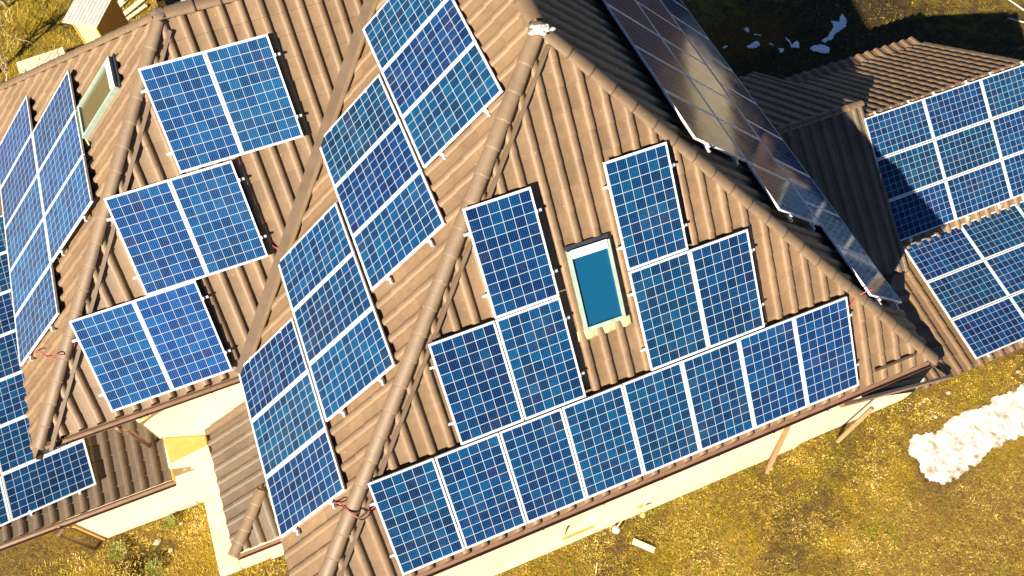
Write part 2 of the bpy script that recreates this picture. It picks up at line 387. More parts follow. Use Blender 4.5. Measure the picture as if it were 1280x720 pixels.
# ------------------------------------------------------------------ HOUSE
house = thing('house', 'cream rendered house with a brown tiled hip roof carrying most of the panels', 'house', (3.5, 5.0, -6))
zE = -.30
FWf = meet(PL['F'], PL['W'], ypl(-.03)); FEf = meet(PL['F'], PL['E'], ypl(-.03))
WEx = -1.62; EEx = 9.86
FWc = meet(PL['F'], PL['W'], xpl(WEx)); FEc = meet(PL['F'], PL['E'], xpl(EEx))
GE = 4.20; HEx = -5.08
GWf = meet(PL['G'], PL['W'], ypl(GE)); GHf = meet(PL['G'], PL['H'], ypl(GE)); GHc = meet(PL['G'], PL['H'], xpl(HEx))
BE = 2*YR-GE; HBc = meet(PL['H'], PL['B'], ypl(BE))
ridN = Vector((APEX.x, YN, APEX.z))
WY = min(FWf.y, FWc.y)
FWe = Vector((WEx, -.10, 0))
zVT = VT.z; xVTW = VT.x
F_poly = [xy(FWf), (EEx-.02, -.10), xy(APEX)]
F_poly = [(FWf.x, -.03), (FEf.x, -.03), xy(APEX)]
W_low = [(WEx, FWc.y), xy(APEX), (VT.x, VT.y), (WEx, GE)]
# first convex piece: hip foot, apex, point on ridge abreast of the valley top
W1 = [(FWc.x, FWc.y), xy(APEX), (APEX.x, VT.y), (VT.x, VT.y), (WEx, GWf.y+(WEx-GWf.x))]
W2 = [(VT.x, VT.y), (APEX.x, VT.y), (APEX.x, YN), (VT.x, YN)]
W3 = [(VT.x, VT.y), (VT.x, YN), (VT.x-(YN-VT.y)*(VT.x-GWf.x)/(BE-VT.y), YN)]
E_poly = [(FEc.x, FEc.y), (EEx, YN), (APEX.x, YN), xy(APEX)]
G_poly = [(GHf.x, GE), (GWf.x, GE), xy(VT), xy(HAP)]
H_poly = [(HEx, GHc.y), xy(HAP), (HEx, 2*YR-GHc.y)]
B_poly = [xy(HAP), xy(VT), (GWf.x, BE), (GHf.x, BE)]
PP = Vector((0, 0, 0))
part('roof_slope', tilefield(PL['F'], (0, 1), F_poly, .06, .02), 'tile', house, label='front hip slope of the main roof')
bmw = tilefield(PL['W'], (1, 0), W1, .1, .05)
bm2 = tilefield(PL['W'], (1, 0), W2, .1, .05)
tmp = bpy.data.meshes.new('t'); bm2.to_mesh(tmp); bm2.free(); bmw.from_mesh(tmp)
bm2 = tilefield(PL['W'], (1, 0), W3, .1, .05); tmp = bpy.data.meshes.new('t3'); bm2.to_mesh(tmp); bm2.free(); bmw.from_mesh(tmp)
part('roof_slope', bmw, 'tile', house, label='left slope of the main roof')
part('roof_slope', tilefield(PL['E'], (-1, 0), E_poly, .0, .1), 'tile', house, label='shaded right slope of the main roof')
part('roof_slope', tilefield(PL['G'], (0, 1), G_poly, .17, .12), 'tile', house, label='front slope of the left wing roof')
part('roof_slope', tilefield(PL['H'], (1, 0), H_poly, .05, .1), 'tile', house, label='hipped end of the left wing roof')
part('roof_slope', tilefield(PL['B'], (0, -1), B_poly, .05, .1), 'tile', house)
bm = NB()
for k, cl in (('F', F_poly), ('E', E_poly), ('G', G_poly), ('H', H_poly), ('B', B_poly), ('W', W1), ('W', W2)):
    c = Vector((sum(p[0] for p in cl)/len(cl), sum(p[1] for p in cl)/len(cl)))
    slab(bm, PL[k], [tuple(Vector(p)+(c-Vector(p)).normalized()*.05) for p in cl])
part('roof_deck', bm, 'deck', house)
# walls
bm = NB()
WF = .36
wx0, wx1, wz0, wz1 = 3.12, 3.78, -4.85, -3.7      # window opening in the front wall
box(bm, -1.25, wx0, WF, WF+.3, -6.1, -.02); box(bm, wx1, 9.35, WF, WF+.3, -6.1, -.02)
box(bm, wx0, wx1, WF, WF+.3, -6.1, wz0); box(bm, wx0, wx1, WF, WF+.3, wz1, -.02)
box(bm, -1.25, -.95, WF+.3, YN-.3, -6.1, -.05); box(bm, 9.05, 9.35, WF+.3, YN-.3, -6.1, -.05); box(bm, -1.25, 9.35, YN-.3, YN, -6.1, -.05)
part('wall', bm, 'render', house, label='cream walls of the main block')
bm = NB()
gp = [(-1.25, YN-.01, -.05), (9.35, YN-.01, -.05), (APEX.x, YN-.01, APEX.z-.2)]
a = [bm.verts.new(p) for p in gp]; b_ = [bm.verts.new((p[0], p[1]-.2, p[2])) for p in gp]
bm.faces.new(a[::-1]); bm.faces.new(b_)
for i in range(3): bm.faces.new((a[i], a[(i+1) % 3], b_[(i+1) % 3], b_[i]))
box(bm, -4.07, -1.26, 5.15, 5.4, -6.1, -.10); box(bm, -4.07, -3.8, 5.4, 11.3, -6.1, -.10); box(bm, -4.07, -1.26, 11.3, 11.6, -6.1, -.10)
part('wall', bm, 'render', house, label='cream walls of the left wing')
SHADE_PATCH = [(-3.965, 5.07), (-3.15, 4.80), (-3.15, 4.60), (-3.91, 4.50)]
# lower front strip of wall, a shadow painted on its top as ochre sheet
bm = NB(); box(bm, -3.97, -3.14, 4.42, 5.147, -6.1, -3.43); box(bm, -3.139, -1.26, 4.42, 4.96, -6.1, -3.68); box(bm, -3.139, -1.26, 4.961, 5.147, -6.1, -3.36); part('wall', bm, 'render', house)
bm = NB(); lt = [bm.verts.new((x, y, -3.40)) for x, y in SHADE_PATCH]; lb = [bm.verts.new((x, y, -3.428)) for x, y in SHADE_PATCH]; bm.faces.new(lt); bm.faces.new(lb[::-1])
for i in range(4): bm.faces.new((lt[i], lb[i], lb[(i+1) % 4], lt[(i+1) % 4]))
bmesh.ops.recalc_face_normals(bm, faces=bm.faces); part('shade_patch', bm, 'ochre', house)
# window in the front wall
bm = NB()
for x0, x1, z0, z1 in ((wx0, wx0+.05, wz0, wz1), (wx1-.05, wx1, wz0, wz1), (wx0+.05, wx1-.05, wz0, wz0+.05), (wx0+.05, wx1-.05, wz1-.05, wz1)):
    box(bm, x0+.002, x1-.002, WF+.17, WF+.23, z0+.002, z1-.002)
w = part('window', bm, 'wood', house)
bm = NB(); box(bm, wx0+.05, wx1-.05, WF+.19, WF+.21, wz0+.05, wz1-.05); part('pane', bm, 'glass_dark', w)
bm = NB(); box(bm, wx0-.05, wx1+.05, WF-.06, WF+.168, wz0-.035, wz0-.002, .005); part('sill', bm, 'ochre', w)
# caps
def hipline(p, q, trim=0.):
    return p, q
def cap(name, a, b, r=.112, mat='cap', lift=.0, label=None):
    bm = NB(); caprow(bm, a, b, r, .40, lift); return part(name, bm, mat, house, label=label)
up = Vector((0, 0, .03))
dFW = (APEX-FWf).normalized(); dFE = (APEX-FEf).normalized()
cap('hip_cap', FWf+up-dFW*.1, APEX+up-dFW*.12)
cap('hip_cap', FEf+up-dFE*.02, APEX+up-dFE*.12)
cap('hip_cap', GHf+up, HAP+up-(HAP-GHf).normalized()*.12)
cap('hip_cap', Vector((HEx, 2*YR-GHc.y, GHc.z))+up, HAP+up-(HAP-Vector((HEx, 2*YR-GHc.y, GHc.z))).normalized()*.12)
cap('ridge_cap', ridN+up, APEX+up+Vector((0, .12, 0)), .13)
cap('ridge_cap', VT+up, HAP+up+Vector((.12, 0, 0)), .13)
# side flashing strips along the sunny hips
def side_strip(a, b, pl, off, w=.055, hgt=.05):
    a, b = Vector(a), Vector(b); n = PL[pl][0]; d = (b-a).normalized(); s = d.cross(n).normalized()
    bm = NB(); c0, c1 = a+s*off+n*.045, b+s*off+n*.045
    obox(bm, (c0+c1)/2, d, s, n, (c1-c0).length, w, hgt); return bm
sgn = 1 if (APEX-FWf).normalized().cross(PL['F'][0]).x > 0 else -1
part('hip_flashing', side_strip(FWf, APEX-dFW*.15, 'F', .19*sgn), 'trim', house)
dGH = (HAP-GHf).normalized(); sgn = 1 if dGH.cross(PL['G'][0]).x > 0 else -1
part('hip_flashing', side_strip(GHf, HAP-dGH*.15, 'G', .19*sgn), 'trim', house)
# mortar where the hips meet
def mortar(p, r, amp, seed):
    bm = NB(); bmesh.ops.create_icosphere(bm, subdivisions=3, radius=1)
    for v in bm.verts:
        c = v.co.copy(); k = 1+.35*noise.noise(c*2.3+Vector((seed, 0, 0)))
        v.co = Vector((c.x*r*k, c.y*r*k, c.z*r*.42*k))+Vector(p)
    return bm
part('mortar_cap', mortar(APEX+Vector((-.01, -.01, .03)), .135, .3, 1), 'matt_cap', house, True)
bm = NB(); random.seed(3)
for k in range(24):
    a_ = random.uniform(0, 6.28); rr = abs(random.gauss(0, .085))
    c = APEX+Vector((math.cos(a_)*rr*1.3-.01, math.sin(a_)*rr*.8-.05, .098-rr*.38))
    t_ = bmesh.ops.create_icosphere(bm, subdivisions=2, radius=random.uniform(.016, .038))['verts']
    for v in t_: v.co = Vector((v.co.x*1.7, v.co.y*1.1, v.co.z*.3))*(1+.5*noise.noise(v.co*40+c*9))+c
part('mortar', bm, 'mortar', house)
part('mortar_cap', mortar(HAP+Vector((0.02, 0, .045)), .135, .3, 4), 'matt_cap', house, True)
# valley
def vstrip(pl, off, w, a, b, lift):
    n = PL[pl][0]; d = (b-a).normalized(); s = d.cross(n).normalized(); bm = NB()
    c = (a+b)/2+s*off+n*lift; obox(bm, c, d, s, n, (b-a).length, w, .02); return bm
va, vb = GWf, VT
sg = 1 if (vb-va).normalized().cross(PL['G'][0]).x < 0 else -1
part('valley_flashing', vstrip('G', .11*sg, .15, va, vb, .065), 'trim', house)
part('valley_flashing', vstrip('W', -.085*sg, .12, va, vb, .062), 'cap', house)
# gutters and fascias
def gutter(a, b, r=.07, parent=None):
    bm = NB(); halfpipe(bm, a, b, r); return part('gutter', bm, 'gutter', parent or house)
gutter((FWf.x+.1, -.075, -.275), (FEf.x-.05, -.075, -.275), .052)
gutter((GHf.x+.05, GE-.052, GWf.z-.05), (GWf.x-.02, GE-.052, GWf.z-.05), .052)
bm = NB(); box(bm, FWf.x+.2, FEf.x-.15, -.01, .02, -.42, -.24)
box(bm, GHf.x+.1, GWf.x, GE+.02, GE+.05, GWf.z-.22, GWf.z-.05)
box(bm, WEx+.05, WEx+.08, FWc.y+.3, GE-.1, -.45, -.31); box(bm, EEx-.09, EEx-.06, .2, YN, -.52, -.38)
box(bm, HEx+.05, HEx+.08, 4.6, 12, -.55, -.40)
part('fascia', bm, 'trim', house)
# soffit of the wing
bm = NB(); box(bm, HEx+.1, GWf.x, GE+.06, 5.14, -.50, -.47); part('soffit', bm, 'wood', house)
bm = NB(); box(bm, FWf.x+.3, 9.6, -.03, WF-.003, -.44, -.42); part('soffit', bm, 'wood', house)
# downpipe of the wing
bm = NB(); tube(bm, [(-3.72, GE-.07, -.37), (-3.74, GE-.05, -.55), (-4.1, 4.75, -1.9), (-4.27, 5.04, -2.5), (-4.27, 5.04, -3.45)], .045, 10)
part('downpipe', bm, 'gutter', house, True)
bm = NB()   # roof-space bracket seen under the wing eave
beam(bm, (-3.35, GE+.1, -.62), (-3.35, 5.14, -1.5), .10, .12); part('eave_bracket', bm, 'orange', house)

for k in range(11):
    bm = NB(); gx_ = FWf.x+.6+k*1.05; tube(bm, [(gx_, .0, -.25), (gx_, -.02, -.325), (gx_, -.075, -.338), (gx_, -.13, -.30), (gx_, -.135, -.262)], .008, 5)
    part('gutter_bracket', bm, 'deck', house)
for k in range(3):
    bm = NB(); gx_ = GHf.x+.4+k*1.2; tube(bm, [(gx_, GE+.03, GWf.z-.03), (gx_, GE, GWf.z-.10), (gx_, GE-.052, GWf.z-.113), (gx_, GE-.11, GWf.z-.07), (gx_, GE-.112, GWf.z-.03)], .008, 5)
    part('gutter_bracket', bm, 'deck', house)
# roof windows ------------------------------------------------------
def roof_window(x0u, pl, c_low, c_up, width, label, glass):
    n = PL[pl][0]; lo, upp = Vector(c_low), Vector(c_up); d = (upp-lo); Lh = d.length; d.normalize(); s = d.cross(n).normalized()
    t = .045; H = .14
    bm = NB(); ce = (lo+upp)/2
    for sx in (-1, 1):
        obox(bm, ce+s*(sx*(width-t)/2)+n*H/2, d, s, n, Lh, t, H)
    obox(bm, upp-d*(.05)+n*(H/2+.002), d, s, n, .10, width-2*t-.001, H); obox(bm, lo+d*.03+n*(H/2-.004), d, s, n, .06, width-2*t-.001, H)
    w = part('roof_window', bm, 'frame_green', house, label=label)
    bm = NB(); obox(bm, ce+n*(H-.045)-d*.01, d, s, n, Lh-.15, width-2*t, .012); part('pane', bm, glass, w)
    bm = NB(); obox(bm, upp-d*.055+n*(H+.008), d, s, n, .13, width-.10, .014)
    part('sash', bm, 'white_paint', w)
    bm = NB(); K = 26
    # crinkled apron that follows the rolls, just below the frame
    rows = []
    for j in range(4):
        row = []
        for i in range(K+1):
            uu = (i/K-.5)*(width+.22); p = lo-d*(j*.055-.01)+s*uu
            h = .058-.004*j+.016*math.sin(uu*21+1)+random.uniform(-.004, .004); row.append(bm.verts.new(p+n*h))
        rows.append(row)
    for a, b in zip(rows, rows[1:]):
        for i in range(K): bm.faces.new((a[i], a[i+1], b[i+1], b[i])).smooth = True
    bmesh.ops.recalc_face_normals(bm, faces=bm.faces)
    bmesh.ops.solidify(bm, geom=bm.faces[:], thickness=.004)
    part('apron_flashing', bm, 'flash_yellow', w)
    bm = NB(); obox(bm, upp+d*.035+n*.07, d, s, n, .06, width+.03, .03); part('head_flashing', bm, 'shaded_side', w)
def onpl(pl, x=None, y=None, z=None):
    n, d = PL[pl]
    if z is None: return Vector((x, y, (d-n.x*x-n.y*y)/n.z))
    if x is None: return Vector(((d-n.y*y-n.z*z)/n.x, y, z))
    return Vector((x, (d-n.x*x-n.z*z)/n.y, z))
roof_window(0, 'F', onpl('F', x=4.03, y=1.97), onpl('F', x=4.06, y=2.86), .66, 'roof window with blue glass between the panel columns', 'pane')
roof_window(0, 'H', onpl('H', x=-2.52, y=8.48), onpl('H', x=-1.62, y=8.48), .72, 'roof window in the hipped end, its glass coloured like a brown reflection', 'pane2')

# ------------------------------------------------------------------ side lean-to (lower left)
ext = thing('side_extension', 'low tiled extension with cream wall below the left wing, lower left corner', 'extension', (-5.5, 4.6, -6))
nL = Vector((0, -.08, 1)).normalized(); dL = nL.dot(Vector((0, 4.2, -3.60))); PL['L'] = (nL, dL)
Lp = [(-8.8, 4.22), (-3.99, 4.22), (-3.99, 5.15), (-4.08, 12.2), (-8.8, 12.2)]
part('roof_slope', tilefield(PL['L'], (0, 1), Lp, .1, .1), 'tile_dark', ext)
bm = NB(); slab(bm, PL['L'], [(-8.75, 4.26), (-4.02, 4.26), (-4.02, 5.14), (-4.12, 12.1), (-8.75, 12.1)]); part('roof_deck', bm, 'deck', ext)
bm = NB(); halfpipe(bm, (-8.8, 4.15, -3.65), (-3.97, 4.15, -3.65), .065); part('gutter', bm, 'gutter', ext)
bm = NB(); beam(bm, (-8.8, 4.22, -3.72), (-3.99, 4.22, -3.72), .03, .14); part('fascia', bm, 'trim', ext)
bm = NB(); beam(bm, (-3.965, 4.2, -3.60), (-3.965, 5.14, -3.53), .03, .12); part('shade_strip', bm, 'ochre', ext)  # ochre strip along the rake, its colour standing in for the roof's shadow
bm = NB(); box(bm, -6.45, -3.975, 4.42, 4.7, -6.1, -3.76); box(bm, -6.45, -6.2, 4.7, 12, -6.1, -3.76); box(bm, -6.2, -4.1, 11.75, 12, -6.1, -3.4)
part('wall', bm, 'render', ext)
bm = NB(); box(bm, -6.47, -6.36, 4.39, 4.417, -5.99, -3.77); part('corner_trim', bm, 'ochre', ext)
bm = NB(); tube(bm, [(-6.28, 4.15, -3.7), (-6.29, 4.16, -3.85), (-6.6, 4.25, -4.3), (-6.62, 4.28, -4.5), (-6.62, 4.28, -5.98)], .04, 10)
part('downpipe', bm, 'gutter', ext, True)
for py_ in (8.0,):
    bm = NB(); box(bm, -8.57, -8.43, py_-.07, py_+.07, -6.05, -3.7); part('porch_post', bm, 'wood', ext)
bm = NB(); box(bm, -4.55, -4.25, 4.405, 4.418, -5.98, -5.75); part('vent_panel', bm, 'plate', ext)

# ------------------------------------------------------------------ small porch roof
por = thing('porch', 'small brown hipped porch roof on a cream base tucked beside the lowest left panels', 'porch', (-2.5, 3.5, -6))
s28 = math.tan(math.radians(27.5)); ez = -3.50
nP = Vector((-s28, 0, 1)).normalized(); PL['P'] = (nP, nP.dot(Vector((-3.13, 0, ez))))
nQ = Vector((0, -s28, 1)).normalized(); PL['Q'] = (nQ, nQ.dot(Vector((0, 2.25, ez))))
hx = -1.26; ht = 2.25+(hx+3.13)
part('roof_slope', tilefield(PL['P'], (1, 0), [(-3.13, 2.25), (hx, ht), (hx, 4.95), (-3.13, 4.95)], .02, 0), 'tile_dark', por)
part('roof_slope', tilefield(PL['Q'], (0, 1), [(-3.13, 2.25), (hx, 2.25), (hx, ht)], .02, 0), 'tile_dark', por)
bm = NB(); slab(bm, PL['P'], [(-3.09, 2.32), (hx, ht), (hx, 4.92), (-3.09, 4.92)]); slab(bm, PL['Q'], [(-3.05, 2.29), (hx, 2.29), (hx, ht-.05)])
part('roof_deck', bm, 'deck', por)
PA = Vector((-3.13, 2.25, ez)); PB = Vector((-2.27, 3.11, ez+.86*s28))
bm = NB(); caprow(bm, PA+up, PB+up, .115, .27, 0); part('hip_cap', bm, 'cap', por)
bm = NB()
zt = lambda x: ez+(x+3.13)*s28
beam(bm, (-3.16, 4.90, zt(-3.16)+.05), (hx, 4.90, zt(hx)+.05), .17, .03); part('verge_flashing', bm, 'trim', por)
bm = NB(); halfpipe(bm, (-3.1, 2.19, ez-.05), (hx-.01, 2.19, ez-.05), .055); part('gutter', bm, 'gutter', por)
bm = NB(); box(bm, -2.9, hx-.003, 2.5, 4.415, -5.75, -3.66); part('wall', bm, 'render', por)
bm = NB()
box(bm, -4.08, -3.62, 2.60, 4.413, -6.1, -5.80, .015); box(bm, -3.618, hx-.004, 2.60, 4.413, -6.1, -5.802, .015)
part('base', bm, 'bare_concrete', por)

# ------------------------------------------------------------------ garage wing at the right
gar = thing('garage', 'low tiled wing on the right with a shaded roof half and blue panels', 'garage', (14.0, 4.5, -6))
def mkpl(sl, y0, z0):
    n = Vector((0, -sl, 1)).normalized(); return (n, n.dot(Vector((0, y0, z0))))
PL['R'] = mkpl(.6384, 8.531, -.178); PL['D'] = mkpl(.6384, 8.531, -.05); PL['R2'] = mkpl(.1077, 36., -.20)
RY = 6.0; zr = .6384*(RY-8.531)-.178; zd = .6384*(6.2-8.531)-.05
PL['RN'] = mkpl(-.655, RY, zr); PL['DN'] = mkpl(-.655, 6.2, zd)
PL['RB'] = mkpl(-.22, 8.62, zr-.655*(8.62-RY))
GX = 17.75
part('roof_slope', tilefield(PL['R'], (0, 1), [(13.05, 2.915), (GX, 2.915), (GX, RY), (13.05, RY)], .0, .1), 'tile', gar)
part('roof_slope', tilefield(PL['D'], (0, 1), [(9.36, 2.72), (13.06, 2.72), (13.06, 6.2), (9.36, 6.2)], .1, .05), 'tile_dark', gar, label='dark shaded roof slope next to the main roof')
bm = tilefield(PL['R2'], (0, 1), [(12.50, .55), (12.50, .13), (GX, .13), (GX, 2.94), (12.50, 2.94)], .05, .1)
bm2 = tilefield(PL['R2'], (0, 1), [(11.75, .13), (12.50, .13), (12.50, .62), (12.0, .45)], .05, .1)
tmp = bpy.data.meshes.new('t2'); bm2.to_mesh(tmp); bm2.free(); bm.from_mesh(tmp)
part('roof_slope', bm, 'tile', gar, label='low pitched strip of tiles at the eave')
part('roof_slope', tilefield(PL['RN'], (0, -1), [(13.05, RY), (GX, RY), (GX, 8.63), (13.05, 8.63)], .0, .1, P=.25), 'tile', gar, label='rear roof slope in grazing light')
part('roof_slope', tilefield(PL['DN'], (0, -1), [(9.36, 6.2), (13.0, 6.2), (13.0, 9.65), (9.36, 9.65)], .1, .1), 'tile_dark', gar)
part('roof_slope', tilefield(PL['RB'], (0, -1), [(13.02, 8.6), (GX, 8.6), (GX, 9.02), (13.02, 9.02)], .0, .3), 'tile', gar)
bm = NB()
slab(bm, PL['R'], [(13.07, 2.95), (GX-.03, 2.95), (GX-.03, RY-.01), (13.07, RY-.01)]); slab(bm, PL['D'], [(9.36, 2.76), (13.03, 2.76), (13.03, 6.19), (9.36, 6.19)])
slab(bm, PL['RN'], [(13.07, RY+.01), (GX-.03, RY+.01), (GX-.03, 8.6), (13.07, 8.6)]); slab(bm, PL['DN'], [(9.36, 6.21), (12.97, 6.21), (12.97, 9.6), (9.36, 9.6)])
slab(bm, PL['RB'], [(13.07, 8.6), (GX-.03, 8.6), (GX-.03, 8.98), (13.07, 8.98)]); slab(bm, PL['R2'], [(12.6, .2), (GX-.03, .2), (GX-.03, 2.9), (12.6, 2.9)])
part('roof_deck', bm, 'deck', gar)
EB0 = Vector((8.7, .15, -1.95))
bm = NB()   # ragged dark sheet added in place of the shadowed gap beside the tiles
edge = [(12.95, 2.72), (12.72, 2.35), (12.78, 2.2), (12.62, 2.05), (12.66, 1.8), (12.60, 1.5), (12.70, 1.3), (12.66, 1.0), (12.74, .85), (12.66, .62), (12.30, .52), (12.0, .40), (11.78, .30), (11.5, .16)]
def zr2(y, o=0): return (y-36)*.1077-.2+o
top = [bm.verts.new((x, y, zr2(y, .075))) for x, y in edge]; bot = [bm.verts.new((9.40, y, -2.35)) for x, y in edge]
for i in range(len(edge)-1): bm.faces.new((top[i], top[i+1], bot[i+1], bot[i]))
bmesh.ops.recalc_face_normals(bm, faces=bm.faces); bmesh.ops.solidify(bm, geom=bm.faces[:], thickness=.01)
part('gap_shade', bm, 'gap_shade', gar)
bm = NB(); beam(bm, EB0, (12.38, .15, -3.90), .06, .12); part('eave_board', bm, 'gutter', gar)
bm = NB(); caprow(bm, (9.5, 6.2, zd+.01), (13.08, 6.2, zd+.01), .09, .4); part('ridge_cap', bm, 'cap', gar)
bm = NB(); caprow(bm, (13.1, RY, zr-.05), (GX, RY, zr-.05), .09, .4); part('ridge_cap', bm, 'cap', gar)
bm = NB(); caprow(bm, (GX, 8.6, zr-.655*(8.6-RY)+.01), (GX, RY, zr+.01), .07, .4); part('verge_cap', bm, 'cap', gar)
bm = NB(); caprow(bm, (12.98, 9.65, zd-.655*3.45+.01), (12.98, 6.25, zd+.01), .05, .4); part('verge_cap', bm, 'tile_dark', gar)
bm = NB(); caprow(bm, (13.05, 2.75, -3.74), (13.05, 6.15, zd-.05), .05, .4); part('verge_cap', bm, 'tile_dark', gar)
bm = NB(); box(bm, 12.3, 13.07, 2.70, 2.715, -3.79, -3.72); part('fascia', bm, 'trim', gar)
bm = NB()
box(bm, 9.36, 12.45, .40, .53, -6.1, -4.25)
prof = [(.535, -6.1), (.535, -4.2), (2.9, -3.92), (6.0, -2.1), (8.4, -3.45), (8.4, -6.1)]
a = [bm.verts.new((9.36, y, z)) for y, z in prof]; b_ = [bm.verts.new((17.35, y, z)) for y, z in prof]
bm.faces.new(a); bm.faces.new(b_[::-1])
for i in range(len(prof)): bm.faces.new((a[i], b_[i], b_[(i+1) % 6], a[(i+1) % 6]))
bmesh.ops.recalc_face_normals(bm, faces=bm.faces)
part('wall', bm, 'render', gar)

# ------------------------------------------------------------------ SOLAR PANELS
PWd, PHt = .992, 1.65
def panel_meshes():
    w, h, f, t = PWd, PHt, .017, .035
    bm = NB()
    for x0, x1, y0, y1 in ((0, f, 0, h), (w-f, w, 0, h), (f, w-f, 0, f), (f, w-f, h-f, h)):
        box(bm, x0, x1, y0, y1, -t, 0)
    fr = bpy.data.meshes.new('panel_frame'); bm.to_mesh(fr); bm.free(); fr.materials.append(M['alu'])
    out = [fr]
    for mat in ('cells', 'cells_pale'):
        bm = NB(); box(bm, f, w-f, f, h-f, -.012, -.004)
        uvl = bm.loops.layers.uv.new('UVMap')
        for fc in bm.faces:
            for l in fc.loops:
                x, y = l.vert.co.x, l.vert.co.y
                mx = .010; my = .016
                l[uvl].uv = ((x-f-mx)/(w-2*f-2*mx)*6, (y-f-my)/(h-2*f-2*my)*10)
        g = bpy.data.meshes.new('panel_glass'); bm.to_mesh(g); bm.free(); g.materials.append(M[mat]); out.append(g)
    bm = NB(); box(bm, w*.5-.06, w*.5+.06, h-.20, h-.10, -.034, -.014)
    j = bpy.data.meshes.new('panel_box'); bm.to_mesh(j); bm.free(); j.materials.append(M['black']); out.append(j)
    return out
FR, GL, GLP, JB = panel_meshes()
npan = 0
def panel(o, ux, vy, label, group, pale=False, landscape=False):
    """o = lower-left corner, ux along the eave, vy up the slope"""
    global npan
    ux = Vector(ux).normalized(); vy = Vector(vy).normalized(); n = ux.cross(vy)
    tilt = Matrix.Rotation(math.radians(random.uniform(-.12, .12)), 4, 'X')@Matrix.Rotation(math.radians(random.uniform(-.12, .12)), 4, 'Y')
    if landscape:
        # turn the portrait panel a quarter turn: its long side runs along the eave
        X = -vy; Y = ux; org = Vector(o)+vy*PWd
    else: X, Y, org = ux, vy, Vector(o)
    mw = Matrix(((X.x, Y.x, n.x, org.x), (X.y, Y.y, n.y, org.y), (X.z, Y.z, n.z, org.z), (0, 0, 0, 1)))
    e = bpy.data.objects.new('solar_panel', None); COL.objects.link(e); e.matrix_world = mw@tilt; e.empty_display_size = .1
    tag(e, label, 'solar panel', group)
    for nm, me in (('frame', FR), ('cell_glass', GLP if pale else GL)):
        c = bpy.data.objects.new(nm, me); COL.objects.link(c); c.parent = e
    npan += 1
    return e
def rail(a, b, n, label, group='mounting rails under the solar panels', w=.04):
    a, b = Vector(a), Vector(b); d = (b-a).normalized(); s = d.cross(Vector(n)).normalized(); nn = Vector(n)
    r = thing('mounting_rail', label, 'mounting rail', tuple((a+b)/2), group)
    bm = NB(); obox(bm, (a+b)/2-nn*.056, d, s, nn, (b-a).length, w, .04); part('rail', bm, 'rail', r)
    for p, q in ((a, 1), (b, -1)):
        bm = NB(); obox(bm, p+d*(q*.085)-nn*.018, d, s, nn, .03, .05, .034); part('end_clamp', bm, 'alu', r)
ordn = ['first', 'second', 'third', 'fourth', 'fifth', 'sixth', 'seventh', 'eighth', 'ninth', 'tenth']
g = .02
pF, pW, pE, pG, pH = .79889, .72716, .75246, .76990, .76765
def FX(u, v): return Vector((u, v*math.cos(pF), v*math.sin(pF)))
vF = Vector((0, math.cos(pF), math.sin(pF))); nF = Vector((0, -math.sin(pF), math.cos(pF)))
grpF = 'solar panels on the front hip slope'
for i in range(8):
    panel(FX(i*(PWd+g), 0), (1, 0, 0), vF, ('leftmost' if i == 0 else 'rightmost' if i == 7 else ordn[i]+' from the left')+' panel in the long bottom row on the front roof slope', grpF)
uA, uC, v1, v2 = 1.4332, 4.5443, 1.6787, 3.3454
panel(FX(uA, v1), (1, 0, 0), vF, 'second row panel farthest left on the front slope, above the bottom row', grpF)
panel(FX(uA+PWd+g, v1), (1, 0, 0), vF, 'second row panel lower left of the front roof window, under the top panel', grpF)
panel(FX(uA+PWd+g, v2), (1, 0, 0), vF, 'top panel of the column left of the front roof window', grpF)
panel(FX(uC, v1), (1, 0, 0), vF, 'lower panel of the column right of the front roof window, above the bottom row', grpF)
panel(FX(uC+PWd+g, v1), (1, 0, 0), vF, 'rightmost panel of the second row on the front slope, above the bottom row', grpF)
panel(FX(uC, v2), (1, 0, 0), vF, 'top panel of the column right of the front roof window', grpF)
def railsF(u0, u1, v, w):
    for f_, t in ((.22, 'lower'), (.78, 'upper')):
        rail(FX(u0-.08, v+PHt*f_), FX(u1+.08, v+PHt*f_), nF, '%s aluminium rail under %s' % (t, w))
railsF(0, 8*(PWd+g)-g, 0, 'the long bottom row of panels on the front slope')
railsF(uA, uA+2*PWd+g, v1, 'the two second row panels left of the front roof window')
railsF(uA+PWd+g, uA+2*PWd+g, v2, 'the single top panel left of the front roof window')
railsF(uC, uC+2*PWd+g, v1, 'the two second row panels right of the front roof window')
railsF(uC, uC+PWd, v2, 'the single top panel right of the front roof window')
# left slope of the main roof
def WX(s, v): return Vector((-1.36087+v*math.cos(pW)-.02, -s, v*math.sin(pW)+.022))
vW = Vector((math.cos(pW), 0, math.sin(pW))); nW = Vector((-math.sin(pW), 0, math.cos(pW)))
grpW = 'solar panels stepping down the left slope of the main roof'
cols = (('U', -7.6153, 4.8384, 'uppermost'), ('M', -6.6200, 3.1390, 'second highest'), ('L', -5.3746, 1.4169, 'third highest'), ('B', -4.2865, -.2769, 'lowest'))
pos3 = ['rear', 'middle', 'front']
for k, s0, v0, nm in cols:
    for i in range(3):
        panel(WX(s0+i*(PWd+g), v0), (0, -1, 0), vW, '%s panel of the %s column on the left main roof slope' % (pos3[i], nm), grpW)
    for f_, t in ((.22, 'lower'), (.78, 'upper')):
        rail(WX(s0-.05, v0+PHt*f_), WX(s0+3*(PWd+g)+.10, v0+PHt*f_), nW, '%s rail under the %s column on the left main roof slope' % (t, nm))
panel(WX(-7.6153-(PWd+g), 4.8384), (0, -1, 0), vW, 'panel cut by the top edge of the photo, behind the uppermost column of the left slope', grpW) if False else None
